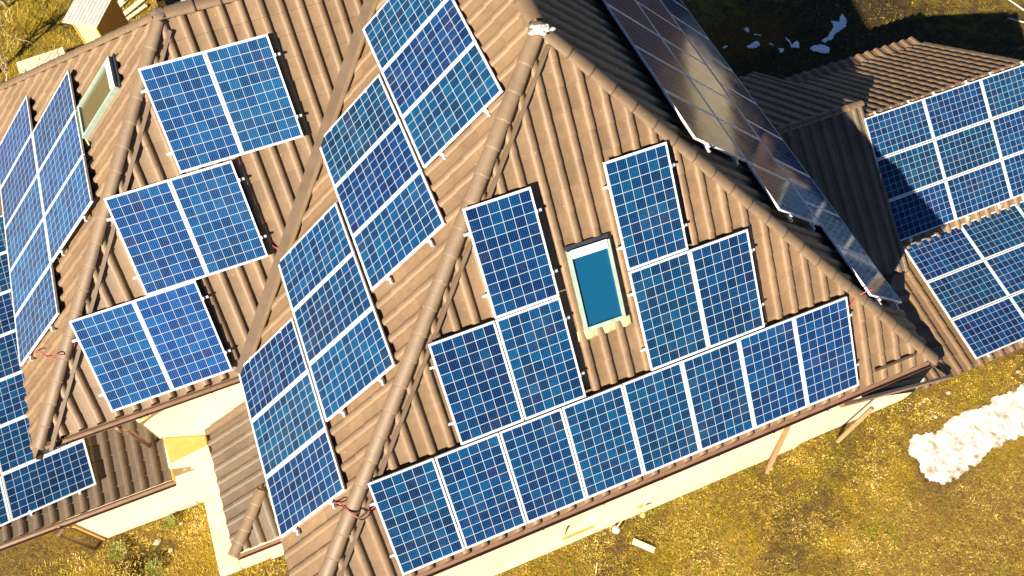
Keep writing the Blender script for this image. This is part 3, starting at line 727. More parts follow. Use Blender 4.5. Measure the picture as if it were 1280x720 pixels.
# left wing, front slope
def GXp(u, v): return Vector((u, 4.1882+v*math.cos(pG), v*math.sin(pG)))
vG = Vector((0, math.cos(pG), math.sin(pG))); nG = Vector((0, -math.sin(pG), math.cos(pG)))
grpG = 'solar panels in three pairs on the left wing'
for (u, v, nm) in ((-1.2114, 3.3734, 'topmost'), (-2.4085, 1.6914, 'middle'), (-3.6231, .0422, 'lowest')):
    panel(GXp(u, v), (1, 0, 0), vG, 'left panel of the %s pair on the front slope of the left wing' % nm, grpG, True)
    panel(GXp(u+PWd+.012, v), (1, 0, 0), vG, 'right panel of the %s pair on the front slope of the left wing' % nm, grpG, True)
    for f_, t in ((.20, 'lower'), (.80, 'upper')):
        rail(GXp(u-.09, v+PHt*f_), GXp(u+2*PWd+.10, v+PHt*f_), nG, '%s aluminium rail under the %s pair of panels on the left wing' % (t, nm))
# left wing, hipped end
def HX(s, v): return Vector((-4.8584+v*math.cos(pH), -s, v*math.sin(pH)))
vH = Vector((math.cos(pH), 0, math.sin(pH))); nH = Vector((-math.sin(pH), 0, math.cos(pH)))
grpH = 'solar panels on the hipped end of the left wing'
for i in range(3):
    panel(HX(-9.816+i*(PWd+g), 1.4051), (0, -1, 0), vH, '%s panel of the upper column on the hipped wing end' % pos3[i], grpH, True)
for i in range(5):
    panel(HX(-10.822+i*(PWd+g), -.2642), (0, -1, 0), vH, '%s panel of the lower column on the hipped wing end' % ['rearmost', 'second from the rear', 'middle', 'second from the front', 'frontmost'][i], grpH, True)
for f_, t in ((.22, 'lower'), (.78, 'upper')):
    rail(HX(-9.816-.05, 1.4051+PHt*f_), HX(-9.816+3*(PWd+g)+.09, 1.4051+PHt*f_), nH, '%s rail under the upper column on the hipped wing end' % t)
    rail(HX(-10.822-.05, -.2642+PHt*f_), HX(-10.822+5*(PWd+g)+.09, -.2642+PHt*f_), nH, '%s rail under the lower column on the hipped wing end' % t)
# right slope of the main roof (in shade)
def EX(s, v): return Vector((9.6612-v*math.cos(pE), -s, v*math.sin(pE)))
vE = Vector((-math.cos(pE), 0, math.sin(pE))); nE = Vector((math.sin(pE), 0, math.cos(pE)))
grpE = 'solar panels on the shaded right slope'
for v, s0, i0, i1, nm in ((3.2035, -6.5916, -4, 3, 'upper'), (1.5112, -6.5916, -4, 4, 'middle'), (-.2061, -7.1403, -3, 6, 'lower')):
    for i in range(i0, i1):
        k = i1-1-i
        panel(EX(s0+(i+1)*(PWd+g)-g, v), (0, 1, 0), vE, '%s panel in the %s row on the shaded right slope' % ('frontmost' if k == 0 else ordn[k]+' from the front', nm), grpE)
    for f_, t in ((.22, 'lower'), (.78, 'upper')):
        rail(EX(s0+i0*(PWd+g)-.05, v+PHt*f_), EX(s0+i1*(PWd+g)+.12, v+PHt*f_), nE, '%s rail under the %s row of panels on the shaded right slope' % (t, nm))
# garage wing
pR, pR2 = .5682, .10727
def RX(u, v): return Vector((u, 8.5314+v*math.cos(pR), v*math.sin(pR)))
def R2X(u, v): return Vector((u, 35.9997+v*math.cos(pR2), v*math.sin(pR2)))
vR = Vector((0, math.cos(pR), math.sin(pR))); nR = Vector((0, -math.sin(pR), math.cos(pR)))
vR2 = Vector((0, math.cos(pR2), math.sin(pR2))); nR2 = Vector((0, -math.sin(pR2), math.cos(pR2)))
cname = ['left', 'second', 'third']
for j in range(3):
    rn = ['top', 'middle', 'bottom'][j]
    for i in range(3):
        panel(RX(14.7048+(i-1)*(PHt+g), -3.1430-j*(PWd+g)-PWd), (1, 0, 0), vR, '%s landscape panel in the %s row on the steep garage slope' % (cname[i]+(' from the left' if i else 'most'), rn), 'landscape panels on the steep garage slope', landscape=True)
        panel(R2X(13.2139+i*(PHt+g), -32.9253-j*(PWd+g)-PWd), (1, 0, 0), vR2, '%s landscape panel in the %s row on the shallow garage eave slope' % (cname[i]+(' from the left' if i else 'most'), rn), 'landscape panels on the shallow garage eave slope', landscape=True)
for i in range(3):
    for q, t in ((.35, 'left'), (1.3, 'right')):
        u = 14.7048+(i-1)*(PHt+g)+q
        rail(RX(u, -3.143-3*(PWd+g)-.12), RX(u, -3.143+.09), nR, '%s upright rail under the %s column of panels on the steep garage slope' % (t, cname[i]))
        u = 13.2139+i*(PHt+g)+q
        rail(R2X(u, -32.9253-3*(PWd+g)-.05), R2X(u, -32.9253+.10), nR2, '%s upright rail under the %s column of panels on the shallow garage slope' % (t, cname[i]))
# lower left extension, slightly skewed rows
yw = math.radians(4.3)
uL = Vector((math.cos(yw), math.sin(yw), .08*math.sin(yw))).normalized()
vL = Vector((-math.sin(yw), math.cos(yw), .08*math.cos(yw))); nLl = uL.cross(vL).normalized(); vL = nLl.cross(uL)
oL = Vector((-7.03, 4.52, -3.434))
for j in range(7):
    for i in (-1, 0):
        if i == 0 and j > 0: pass
        panel(oL+uL*((i+0)*(PHt+g)+.0)+vL*(j*(PWd+g)), uL, vL, '%s landscape panel in the %s row on the low side extension roof' % ('right' if i == 0 else 'left', 'front' if j == 0 else ordn[j]+' from the front'), 'landscape panels on the low side extension roof', landscape=True)
for i in (-1, 0):
    for q in (.35, 1.3):
        a = oL+uL*(i*(PHt+g)+q)
        rail(a-vL*.05, a+vL*(7*(PWd+g)), nLl, '%s rail under the %s column of panels on the low side extension' % ('left' if q < 1 else 'right', 'right' if i == 0 else 'left'))

# ------------------------------------------------------------------ cables
def cable(name, pts, mat, label, r=.009):
    P = [Vector(p) for p in pts]; Q = []
    for i in range(len(P)-1):   # catmull-rom
        a, b, c, d = P[max(i-1, 0)], P[i], P[i+1], P[min(i+2, len(P)-1)]
        for k in range(6):
            t = k/6; Q.append(.5*((2*b)+(c-a)*t+(2*a-5*b+4*c-d)*t*t+(3*b-a-3*c+d)*t**3))
    Q.append(P[-1]); bm = NB(); tube(bm, Q, r, 6)
    o = part(name, bm, mat, None, True, origin=Q[0]); tag(o, label, 'cable', 'loose panel cables')
    return o
hc = FWf+(APEX-FWf)*.23+Vector((0, 0, .16))
def aF(x, y, h=.03): return onpl('F', x=x, y=y)+nF*h
def aW(x, y, h=.03): return onpl('W', x=x, y=y)+nW*h
cable('cable', [aW(-.62, 1.35, .04), aW(-.5, 1.2, .07), aW(-.38, 1.12, .12), aF(-.3, .98, .20), aF(-.16, .93, .07), aF(.0, .95, .05), FX(.03, 1.1)-nF*.04], 'red', 'red cable looped over the front hip between the left slope and the bottom row')
cable('cable', [aW(-.62, 1.30, .04), aW(-.46, 1.14, .08), aW(-.36, 1.06, .12), aF(-.26, .94, .21), aF(-.12, .90, .06), aF(.0, .98, .04)], 'black', 'black cable crossing the front hip beside the red one')
def aE(x, y, h=.03): return onpl('E', x=x, y=y)+nE*h
cable('cable', [FX(8.08, 1.35)-nF*.03, aF(8.22, 1.12, .05), aF(8.38, 1.2, .08), aF(8.55, 1.25, .20), aE(8.85, 1.3, .10), aE(8.98, 1.45, .05)], 'red', 'thin red cable over the right hip above the end of the bottom row')
def aG(x, y, h=.03): return onpl('G', x=x, y=y)+nG*h
def aH(x, y, h=.03): return onpl('H', x=x, y=y)+nH*h
cable('cable', [GXp(-.42, 2.2)-nG*.03, aG(-.3, 5.62, .04), aG(-.15, 5.50, .05), aG(.0, 5.52, .10), WX(-5.4, 1.5)-nW*.02], 'red', 'red and black lead from the middle pair of the wing to the valley')
cable('cable', [aH(-4.62, 5.75, .05), aH(-4.45, 5.65, .10), aH(-4.25, 5.35, .06), onpl('G', x=-4.02, y=5.10)+Vector((0, 0, .2)), aG(-3.85, 5.15, .06), aG(-3.7, 5.25, .05)], 'red', 'pinkish cable looped over the hip of the left wing')
# loose metal bar on the front slope
bm = NB(); pa, pb = onpl('F', x=8.49, y=.175)+nF*.065, onpl('F', x=9.33, y=.175)+nF*.065
beam(bm, pa, pb, .05, .035, nF); o = part('metal_bar', bm, 'deck', None, origin=pa); tag(o, 'dark metal bar lying across the tiles near the right corner of the front slope', 'bar')

# ------------------------------------------------------------------ GROUND
def axis(lo, hi, a, b, fine, n_out):
    xs = [a+(b-a)*i/fine for i in range(fine+1)]
    for k in range(1, n_out+1):
        xs.insert(0, a-(a-lo)*(k/n_out)**2.2); xs.append(b+(hi-b)*(k/n_out)**2.2)
    return xs
AX = axis(-180, 190, -14, 30, 330, 14); AY = axis(-170, 200, -8, 28, 280, 14)
def gz(x, y):
    f = max(0, 1-max(0, abs(x-8)-22)/20)
    v = .035*noise.noise(Vector((x*.5, y*.5, 0)))+.022*noise.noise(Vector((x*2.1, y*2.1, 5)))+.022*noise.noise(Vector((x*5.3, y*5.3, 9)))
    # rubble hollow at the lower left
    r = math.hypot(x+5.75, (y-3.75)*1.2)
    v -= .20*math.exp(-(r/.32)**2); r = math.hypot(x+5.35, y-3.45); v -= .10*math.exp(-(r/.3)**2)
    return -6+v*f
me = bpy.data.meshes.new('ground'); nx, ny = len(AX), len(AY)
vs = [(x, y, gz(x, y)) for y in AY for x in AX]
fs = [(j*nx+i, j*nx+i+1, (j+1)*nx+i+1, (j+1)*nx+i) for j in range(ny-1) for i in range(nx-1)]
me.from_pydata(vs, [], fs); me.update()
go = part('ground', me, 'ground', None, True, origin=(0, 0, 0)); tag(go, 'dry winter grass and soil around the house', kind='structure')
# sandy path at the far right
def flat(name, pts, z, mat, sub=0):
    bm = NB(); poly(bm, [(x, y, z) for x, y in pts]); return part(name, bm, mat)
bm = NB(); K = 40
L_ = [(25.0+i*.5+.35*noise.noise(Vector((i*.6, 3, 0))), 10.75-.62*i*.5+.30*noise.noise(Vector((i*.8, 0, 0)))) for i in range(-14, K)]
pa_ = [bm.verts.new((x, y, -5.945)) for x, y in L_]; pb_ = [bm.verts.new((x+1.4, y+2.6, -5.945)) for x, y in L_]
for i in range(len(L_)-1): bm.faces.new((pa_[i], pa_[i+1], pb_[i+1], pb_[i]))
bmesh.ops.recalc_face_normals(bm, faces=bm.faces)
o = part('path', bm, 'path'); tag(o, 'sandy track beyond the garage', kind='structure')
# snow
def snow(name, outline, label, mat, h, group=None, jag=.05):
    pts = []
    n = len(outline)
    for i in range(n):
        a = Vector(outline[i]); b = Vector(outline[(i+1) % n]); k = max(2, int((b-a).length/.06))
        for q in range(k):
            p = a+(b-a)*(q/k); w = jag*noise.noise(Vector((p.x*5, p.y*5, 1)))+jag*.6*noise.noise(Vector((p.x*16, p.y*16, 4)))
            pts.append(p+Vector((w, jag*noise.noise(Vector((p.x*6, p.y*6, 8)))+jag*.6*noise.noise(Vector((p.x*15, p.y*15, 2))))))
    big_ = h > .05; st = .035 if big_ else .028; wd = .22 if big_ else .07
    x0 = min(p.x for p in pts)-.05; x1 = max(p.x for p in pts)+.05; y0 = min(p.y for p in pts)-.05; y1 = max(p.y for p in pts)+.05
    segs = list(zip(outline, outline[1:]+outline[:1]))
    def inside(x, y):
        c_ = False
        for (ax, ay), (bx, by) in segs:
            if (ay > y) != (by > y) and x < (bx-ax)*(y-ay)/(by-ay)+ax: c_ = not c_
        return c_
    def dist(x, y):
        b = 9.
        for (ax, ay), (bx, by) in segs:
            dx, dy = bx-ax, by-ay; t = max(0, min(1, ((x-ax)*dx+(y-ay)*dy)/(dx*dx+dy*dy+1e-9))); b = min(b, math.hypot(x-ax-t*dx, y-ay-t*dy))
        return b
    bm = NB(); lay = bm.verts.layers.float.new('rim'); G = {}
    nx_, ny_ = int((x1-x0)/st)+1, int((y1-y0)/st)+1
    for jj in range(ny_):
        for ii in range(nx_):
            x = x0+ii*st; y = y0+jj*st; d = dist(x, y)
            if not inside(x, y): d = -d
            d += jag*(noise.noise(Vector((x*4.5, y*4.5, 1)))+.8*noise.noise(Vector((x*9, y*9, 4)))+.5*noise.noise(Vector((x*24, y*24, 2))))
            d -= .02 if big_ else 0
            if d > 0:
                k = min(1, d/wd); v = bm.verts.new((x+random.uniform(-.2, .2)*st, y+random.uniform(-.2, .2)*st, gz(x, y)+.004+h*(k**.6)*(.75+.5*noise.noise(Vector((x*2.2, y*2.2, 3))))+.004*k*noise.noise(Vector((x*8, y*8, 3)))))
                v[lay] = 1-k; G[ii, jj] = v
    for (ii, jj), v in G.items():
        q = [G.get(k) for k in ((ii, jj), (ii+1, jj), (ii+1, jj+1), (ii, jj+1))]
        if all(q): bm.faces.new(q)
    bmesh.ops.delete(bm, geom=[v for v in bm.verts if not v.link_faces], context='VERTS')
    seen, comps = set(), []
    for v in bm.verts:
        if v in seen: continue
        st_, comp = [v], []; seen.add(v)
        while st_:
            q = st_.pop(); comp.append(q)
            for e in q.link_edges:
                ov = e.other_vert(q)
                if ov not in seen: seen.add(ov); st_.append(ov)
        comps.append(comp)
    comps.sort(key=len); bmesh.ops.delete(bm, geom=[v for c_ in comps[:-1] for v in c_], context='VERTS')
    c = Vector((sum(p.x for p in pts)/len(pts), sum(p.y for p in pts)/len(pts), -6))
    o = part(name, bm, mat, None, True, origin=c); tag(o, label, 'snow', group); return o
snow('snow_patch', [(11.76, -0.65), (12.03, -0.49), (12.28, -0.43), (12.62, -0.6), (13.0, -0.53), (13.28, -0.39), (13.75, -0.42), (14.26, -0.46), (14.8, -0.39), (15.54, -0.4), (16.65, -0.44), (16.9, -1.1), (15.59, -1.66), (14.6, -1.53), (14.17, -1.47), (13.68, -1.48), (13.22, -1.61), (12.83, -1.66), (12.56, -1.71), (12.34, -1.77), (12.08, -1.74), (11.8, -1.5), (11.78, -1.29), (11.83, -1.0), (11.74, -0.8)],
     'large sunlit patch of melting snow on the grass at the lower right', 'snow', .030, None, .075)
SN = [([(18.77, 12.57), (18.8, 12.35), (18.65, 12.03), (18.38, 11.9), (18.12, 11.83), (17.8, 11.66), (17.5, 11.61), (17.43, 11.74), (17.76, 11.85), (18.11, 12.08), (18.27, 12.39), (18.45, 12.28)], 'long forked snow remnant, largest of those behind the garage'),
 ([(16.91, 11.59), (17.14, 11.62), (17.3, 11.63), (17.45, 11.53), (17.53, 11.34), (17.41, 11.12), (17.11, 11.26), (16.93, 11.38)], 'broad snow remnant right behind the garage roof, under the forked one'),
 ([(16.44, 12.34), (16.49, 12.29), (16.47, 11.96), (16.72, 12.06), (16.71, 11.93), (16.64, 11.69), (16.35, 11.78), (16.37, 11.9)], 'snow remnant with a thin tail, left of the broad one behind the garage'),
 ([(14.94, 12.41), (15.17, 12.45), (15.41, 12.52), (15.51, 12.51), (15.47, 12.26), (15.24, 12.22), (15.06, 12.28)], 'flat snow remnant on brown leaves nearest the shaded panels'),
 ([(15.37, 13.14), (15.5, 13.16), (15.56, 13.03), (15.44, 12.91), (15.34, 13.01)], 'small round snow spot on brown leaves, farthest back'),
 ([(15.77, 12.26), (15.85, 12.26), (15.91, 12.11), (15.78, 12.1)], 'tiny oval snow spot between two larger remnants'),
 ([(15.96, 11.93), (16.13, 11.9), (16.03, 11.71), (15.89, 11.7)], 'small upright snow spot closest to the rear garage eave'),
 ([(14.28, 12.68), (14.51, 12.78), (14.45, 12.58), (14.31, 12.56)], 'grey thin snow spot beside the edge of the shaded panels'),
 ([(15.56, 12.86), (15.74, 12.67), (15.56, 12.76)], 'sliver of snow beside the small round spot'),
 ([(18.85, 12.97), (19.07, 12.85), (18.91, 12.86)], 'sliver of snow beyond the tip of the forked remnant')]
for o_, l_ in SN: snow('snow_patch', o_, l_, 'snow2', .035, 'snow remnants behind the garage', .045)

# grass blades: one uncountable mass
random.seed(11)
verts, faces, tints = [], [], []
def blade(x, y, L, w, t, lean=1.):
    z = gz(x, y)-.005; a = random.uniform(0, 6.283); dx, dy = math.cos(a), math.sin(a); k = random.uniform(.5, 1.3)*lean
    i = len(verts)
    verts.extend([(x-dy*w, y+dx*w, z), (x+dy*w, y-dx*w, z), (x+dx*L*k, y+dy*L*k, z+L*random.uniform(.3, .9))]); faces.append((i, i+1, i+2)); tints.append(t)
snowb = [(11.6, 17.2, -1.85, -.35)]
def scatter(x0, x1, y0, y1, n, shift=0., Ls=(.03, .09)):
    for _ in range(n):
        x = random.uniform(x0, x1); y = random.uniform(y0, y1)
        if any(a < x < b and c < y < d for a, b, c, d in snowb): continue
        nn = noise.noise(Vector((x*.9, y*.9, 2))); m2 = noise.noise(Vector((x*3.5, y*3.5, 7)))
        if m2+nn*.4 < -.28: continue
        t = .50+nn*.38+m2*.25+random.uniform(-.28, .30)+shift
        for q in range(random.choice((1, 2, 3))):
            blade(x+random.gauss(0, .012), y+random.gauss(0, .012), random.uniform(*Ls), random.uniform(.003, .009), min(1, max(0, t+random.uniform(-.1, .1))))
scatter(0.8, 17.5, -4.3, .38, 60000, 0., (.02, .06))
scatter(0.8, 12, -.9, .34, 9000, -.25, (.02, .07))
scatter(-9.5, -1.2, 2.2, 4.38, 13000, .04)
scatter(-8.5, .5, 17, 25, 24000, -.05, (.06, .20))
scatter(12.5, 26, 8.3, 15.5, 9000, -.25, (.03, .09))
me = bpy.data.meshes.new('grass'); me.from_pydata(verts, [], faces); me.update()
at = me.attributes.new('tint', 'FLOAT', 'FACE'); at.data.foreach_set('value', tints)
o = part('grass', me, 'blades', None); tag(o, 'short dry straw coloured grass all over the yard', 'grass', kind='stuff')

# stones and scraps on the ground
def stone(x, y, r, label, sq=.6, mat='stone'):
    bm = NB(); bmesh.ops.create_icosphere(bm, subdivisions=2, radius=r)
    for v in bm.verts:
        k = 1+.4*noise.noise(v.co*(2.2/r)*.5+Vector((x, y, 0))); v.co = Vector((v.co.x*k*1.2, v.co.y*k, v.co.z*k*sq))
    zz = gz(x, y)
    for v in bm.verts: v.co += Vector((x, y, zz+r*sq*.5))
    o = part('stone', bm, mat, None, origin=(x, y, zz)); tag(o, label, 'stone', 'pale stones lying on the grass'); return o
for x, y, r, l in ((13.6, .12, .055, 'pale cut stone just below the right corner of the eave'), (12.95, -.28, .045, 'roundish stone above the left tip of the large snow patch'),
    (15.62, -.08, .05, 'small pale stone near the right edge under the garage eave'), (11.3, .05, .035, 'tiny stone near the timber post by the wall'),
    (9.2, -.75, .03, 'tiny pale stone in the middle of the front lawn'), (-5.30, 3.92, .075, 'rough pale stone beside the hollow at the extension wall'),
    (-5.05, 3.62, .05, 'small stone right of the hollow at the extension wall'), (-4.72, 4.12, .04, 'pale stone at the foot of the extension wall'), (-6.02, 3.98, .05, 'mossy stone at the foot of the downpipe')):
    stone(x, y, r, l)
bm = NB(); beam(bm, (4.70, -.13, gz(4.7, -.1)+.03), (5.06, -.50, gz(5, -.5)+.03), .13, .03); o = part('plank', bm, 'wood_pale', None, origin=(4.88, -.3, -6)); tag(o, 'short white plank lying on the grass below the front wall', 'plank')
bm = NB(); beam(bm, (3.75, -.25, gz(3.75, -.2)+.02), (3.62, -.45, gz(3.6, -.4)+.02), .02, .02); o = part('stick', bm, 'wood_pale', None, origin=(3.7, -.3, -6)); tag(o, 'thin pale stick on the grass left of the white plank', 'stick')
# bucket-like funnel with a stick at the wall foot
t = thing('funnel', 'white plastic funnel with a brown handle at the foot of the front wall', 'funnel', (4.45, .26, -6))
bm = NB(); tube(bm, [(4.45, .24, -5.97), (4.43, .22, -5.84)], .05, 12, radii=[.05, .09]); part('cup', bm, 'white_paint', t, True)
bm = NB(); tube(bm, [(4.47, .26, -5.86), (4.68, .37, -5.62)], .017, 6); part('handle', bm, 'wood', t)
# wall lamp on the front wall
t = thing('wall_lamp', 'small ochre wall lamp on the cream front wall, right of the window', 'wall lamp', (4.95, WF, -4.95))
bm = NB(); box(bm, 4.88, 5.02, WF-.03, WF-.001, -5.05, -4.85, .006); part('back_plate', bm, 'ochre', t)
bm = NB(); tube(bm, [(4.95, WF-.03, -4.92), (4.95, WF-.14, -4.86), (4.95, WF-.19, -4.93)], .014, 8); part('arm', bm, 'bark', t, True)
bm = NB(); tube(bm, [(4.95, WF-.19, -4.92), (4.95, WF-.19, -5.05)], .04, 12, radii=[.03, .075]); part('lamp_shade', bm, 'ochre', t, True)
# timbers against the front wall
def timber(a, b, w, label):
    bm = NB(); beam(bm, a, b, w, w*.8); o = part('timber_post', bm, 'timber', None, origin=b); tag(o, label, 'timber post', 'timbers leaning at the front wall')
timber((7.95, .33, -2.9), (8.36, .10, -5.99), .10, 'thick brown timber leaning on the front wall, left of the two')
timber((10.45, .20, -4.02), (10.33, .10, -5.99), .085, 'thin pale timber prop under the eave board near the right corner')

# ------------------------------------------------------------------ upper left: shed, boards, car, bare shrub
t = thing('shed', 'small yellow board shed with a white corrugated roof behind the house', 'shed', (-3.9, 19.6, -6))
ang = math.radians(-35); ex = Vector((math.cos(ang), math.sin(ang), 0)); ey = Vector((-ex.y, ex.x, 0)); c0 = Vector((-4.42, 19.18, -6.02)); Z = Vector((0, 0, 1))
wS, dS, hS, hB = .75, 1.25, 2.02, 2.18
def SP(u, v, z): return c0+ex*u+ey*v+Z*z
def wallp(pts, nrm, th=.03):
    bm = NB(); f = bm.faces.new([bm.verts.new(p) for p in pts]); r = bmesh.ops.extrude_face_region(bm, geom=[f]); 
    bmesh.ops.translate(bm, verts=[v for v in r['geom'] if isinstance(v, bmesh.types.BMVert)], vec=nrm*th); bmesh.ops.recalc_face_normals(bm, faces=bm.faces); return bm
part('wall', wallp([SP(0, 0, 0), SP(wS, 0, 0), SP(wS, 0, hS), SP(0, 0, hS)], ey), 'osb', t)
part('wall', wallp([SP(wS, .032, 0), SP(wS, dS, 0), SP(wS, dS, hB), SP(wS, .032, hS)], -ex), 'orange', t)
part('wall', wallp([SP(0, .032, 0), SP(0, dS, 0), SP(0, dS, hB), SP(0, .032, hS)], ex), 'osb', t)
part('wall', wallp([SP(.032, dS, 0), SP(wS-.032, dS, 0), SP(wS-.032, dS, hB), SP(.032, dS, hB)], -ey), 'osb', t)
bm = NB()
for u in (0.012, wS): obox(bm, SP(u, -.012, hS/2), ex, ey, Z, .05, .022, hS)
obox(bm, SP(wS+.012, .8, (hS+hB)/2-.1), ey, ex, Z, 1.2, .02, .05)
part('corner_trim', bm, 'orange', t)
bm = NB(); K = 60; dd = (SP(0, dS, hB)-SP(0, 0, hS)).normalized(); rn = ex.cross(dd)
r0, r1 = [], []
for i in range(K+1):
    u = -.17+(wS+.35)*i/K; hh = .012*(1 if (i % 6) in (0, 1) else 0)
    r0.append(bm.verts.new(SP(u, 0, hS)-dd*.18+rn*(hh+.02))); r1.append(bm.verts.new(SP(u, dS, hB)+dd*.2+rn*(hh+.02)))
for i in range(K): bm.faces.new((r0[i], r0[i+1], r1[i+1], r1[i]))
bmesh.ops.solidify(bm, geom=bm.faces[:], thickness=.006); part('roof', bm, 'white_paint', t)
t = thing('board_stack', 'stack of pale yellow boards on the ground behind the left wing', 'board stack', (-5.95, 19.3, -6))
for k in range(5):
    bm = NB(); z = -5.98+.09*k; j = random.uniform(-.05, .05)
    obox(bm, Vector((-5.93+j, 19.35+j*.6, z+.04)), Vector((.995, .1, 0)).normalized(), Vector((-.1, .995, 0)).normalized(), Z, 1.42, 1.25, .075); part('board', bm, 'wood_pale', t)
for k, (x, y, a_, L, w, l) in enumerate(((-3.45, 21.85, .75, 1.0, .26, 'bleached plank behind the shed, leftmost of the loose ones'), (-3.05, 21.55, .62, 1.15, .20, 'bleached plank in the middle of the loose ones behind the shed'), (-2.95, 21.25, .55, .8, .14, 'short bleached plank nearest the roof ridge'), (-3.0, 22.3, .8, 1.0, .2, 'farthest bleached plank behind the shed'))):
    bm = NB(); d = Vector((math.cos(a_), math.sin(a_), 0)); obox(bm, Vector((x, y, gz(x, y)+.05+.02*k)), d, Vector((-d.y, d.x, 0)), Z, L, w, .04)
    o = part('plank', bm, 'wood_pale', None, origin=(x, y, -6)); tag(o, l, 'plank', 'loose planks behind the shed')
# black tarpaulin
bm = NB(); gpt = []
for j in range(9):
    row = []
    for i in range(19):
        x = -2.75+i*.135; y = 19.6+j*.16+.22*noise.noise(Vector((i*.4, 0, 2)))
        row.append(bm.verts.new((x, y, -5.93+.07*noise.noise(Vector((x*3, y*3, 1)))+.03*noise.noise(Vector((x*9, y*9, 1))))))
    gpt.append(row)
for a, b in zip(gpt, gpt[1:]):
    for i in range(18): bm.faces.new((a[i], a[i+1], b[i+1], b[i])).smooth = True
o = part('tarpaulin', bm, 'black', None, origin=(-1.7, 20, -6)); tag(o, 'crumpled black sheet on the ground between shed and dark car', 'tarpaulin')
bm = NB(); tube(bm, [(-3.02+.22*math.cos(a*.5), 20.25+.30*math.sin(a*.5), -5.9) for a in range(-2, 8)], .025, 8); o = part('hose', bm, 'black', None, True, origin=(-3, 20.2, -6)); tag(o, 'black hose curled beside the corner of the shed', 'hose')
bm = NB(); tube(bm, [(-2.72, 20.0, -5.95), (-2.70, 20.0, -5.72)], .10, 14, radii=[.08, .10]); o = part('bucket', bm, 'blue', None, True, origin=(-2.7, 20, -6)); tag(o, 'small blue bucket at the foot of the shed', 'bucket')
# dark car, only its tail is in the picture
t = thing('parked_car', 'dark parked car seen from above behind the ridge, only its tail in view', 'car', (-1.25, 23.0, -6))
cx0 = -1.30; yb = 20.45
sec = [(yb, .55, .62, .80), (yb+.04, .28, .95, .83), (yb+.5, .22, 1.02, .88), (yb+1.6, .20, 1.0, .90), (yb+3.1, .20, .98, .90), (yb+4.1, .24, .80, .86), (yb+4.3, .35, .62, .78)]
bm = NB(); rg = []
for y, zb, zt_, hw in sec:
    pr = [(-hw, zb), (-hw-.02, (zb+zt_)*.55), (-hw+.05, zt_), (hw-.05, zt_), (hw+.02, (zb+zt_)*.55), (hw, zb)]
    rg.append([bm.verts.new((cx0+x, y, -6+z)) for x, z in pr])
for a, b in zip(rg, rg[1:]):
    for i in range(6): bm.faces.new((a[i], a[(i+1) % 6], b[(i+1) % 6], b[i]))
bm.faces.new(rg[0]); bm.faces.new(rg[-1][::-1]); bmesh.ops.recalc_face_normals(bm, faces=bm.faces)
bmesh.ops.bevel(bm, geom=bm.edges[:], offset=.03, segments=2, affect='EDGES'); body = part('body', bm, 'car', t, True)
bm = NB(); cab = [(yb+.35, 1.0, .72), (yb+.85, 1.42, .60), (yb+2.3, 1.45, .60), (yb+3.0, .98, .74)]
rg = [[bm.verts.new((cx0+s*w_, y, -6+z)) for s in (-1, 1)]+[bm.verts.new((cx0+s*.78, y, -5.02)) for s in (1, -1)] for y, z, w_ in cab]
for a, b in zip(rg, rg[1:]):
    for i in range(4): bm.faces.new((a[i], a[(i+1) % 4], b[(i+1) % 4], b[i]))
bm.faces.new(rg[0]); bm.faces.new(rg[-1][::-1]); bmesh.ops.recalc_face_normals(bm, faces=bm.faces); part('cabin', bm, 'car', t)
bm = NB(); poly(bm, [(cx0-.62, yb+.38, -4.985), (cx0+.62, yb+.38, -4.985), (cx0+.54, yb+.80, -4.60), (cx0-.54, yb+.80, -4.60)]); bmesh.ops.solidify(bm, geom=bm.faces[:], thickness=.015); part('rear_window', bm, 'glass_dark', t)
bm = NB(); box(bm, cx0-.32, cx0+.20, yb-.03, yb-.012, -5.42, -5.28, .004); part('number_plate', bm, 'plate', t)
for s in (-1, 1):
    bm = NB(); box(bm, cx0+s*.70-.10, cx0+s*.70+.10, yb-.012, yb+.05, -5.35, -5.15, .01); part('tail_light', bm, 'tail', t)
    for yy in (yb+.75, yb+3.4):
        bm = NB(); tube(bm, [(cx0+s*.90, yy, -5.69), (cx0+s*.70, yy, -5.69)], .31, 20); part('wheel', bm, 'rubber', t, True)
# low yellow-leaved bush beside the car
t = thing('yellow_bush', 'small bush with bright yellow leaves right beside the dark car', 'bush', (-.35, 20.35, -6))
bm = NB(); random.seed(5)
for k in range(14):
    a_ = random.uniform(0, 6.28); tube(bm, [(-.35, 20.35, -6), (-.35+.18*math.cos(a_), 20.35+.18*math.sin(a_), -5.75), (-.35+.30*math.cos(a_), 20.35+.30*math.sin(a_), -5.45)], .01, 5, radii=[.014, .009, .004])
part('stems', bm, 'bark', t)
bm = NB()
for k in range(900):
    d = Vector((random.gauss(0, 1), random.gauss(0, 1), random.gauss(0, .8))).normalized()*random.uniform(.12, .36); c = Vector((-.35, 20.35, -5.60))+d
    a_ = Vector((random.gauss(0, 1), random.gauss(0, 1), random.gauss(0, 1))).normalized(); b2 = a_.orthogonal().normalized(); s = .028
    bm.faces.new([bm.verts.new(c+a_*s), bm.verts.new(c+b2*s*.5), bm.verts.new(c-a_*s), bm.verts.new(c-b2*s*.5)])
part('leaves', bm, 'yleaf', t)
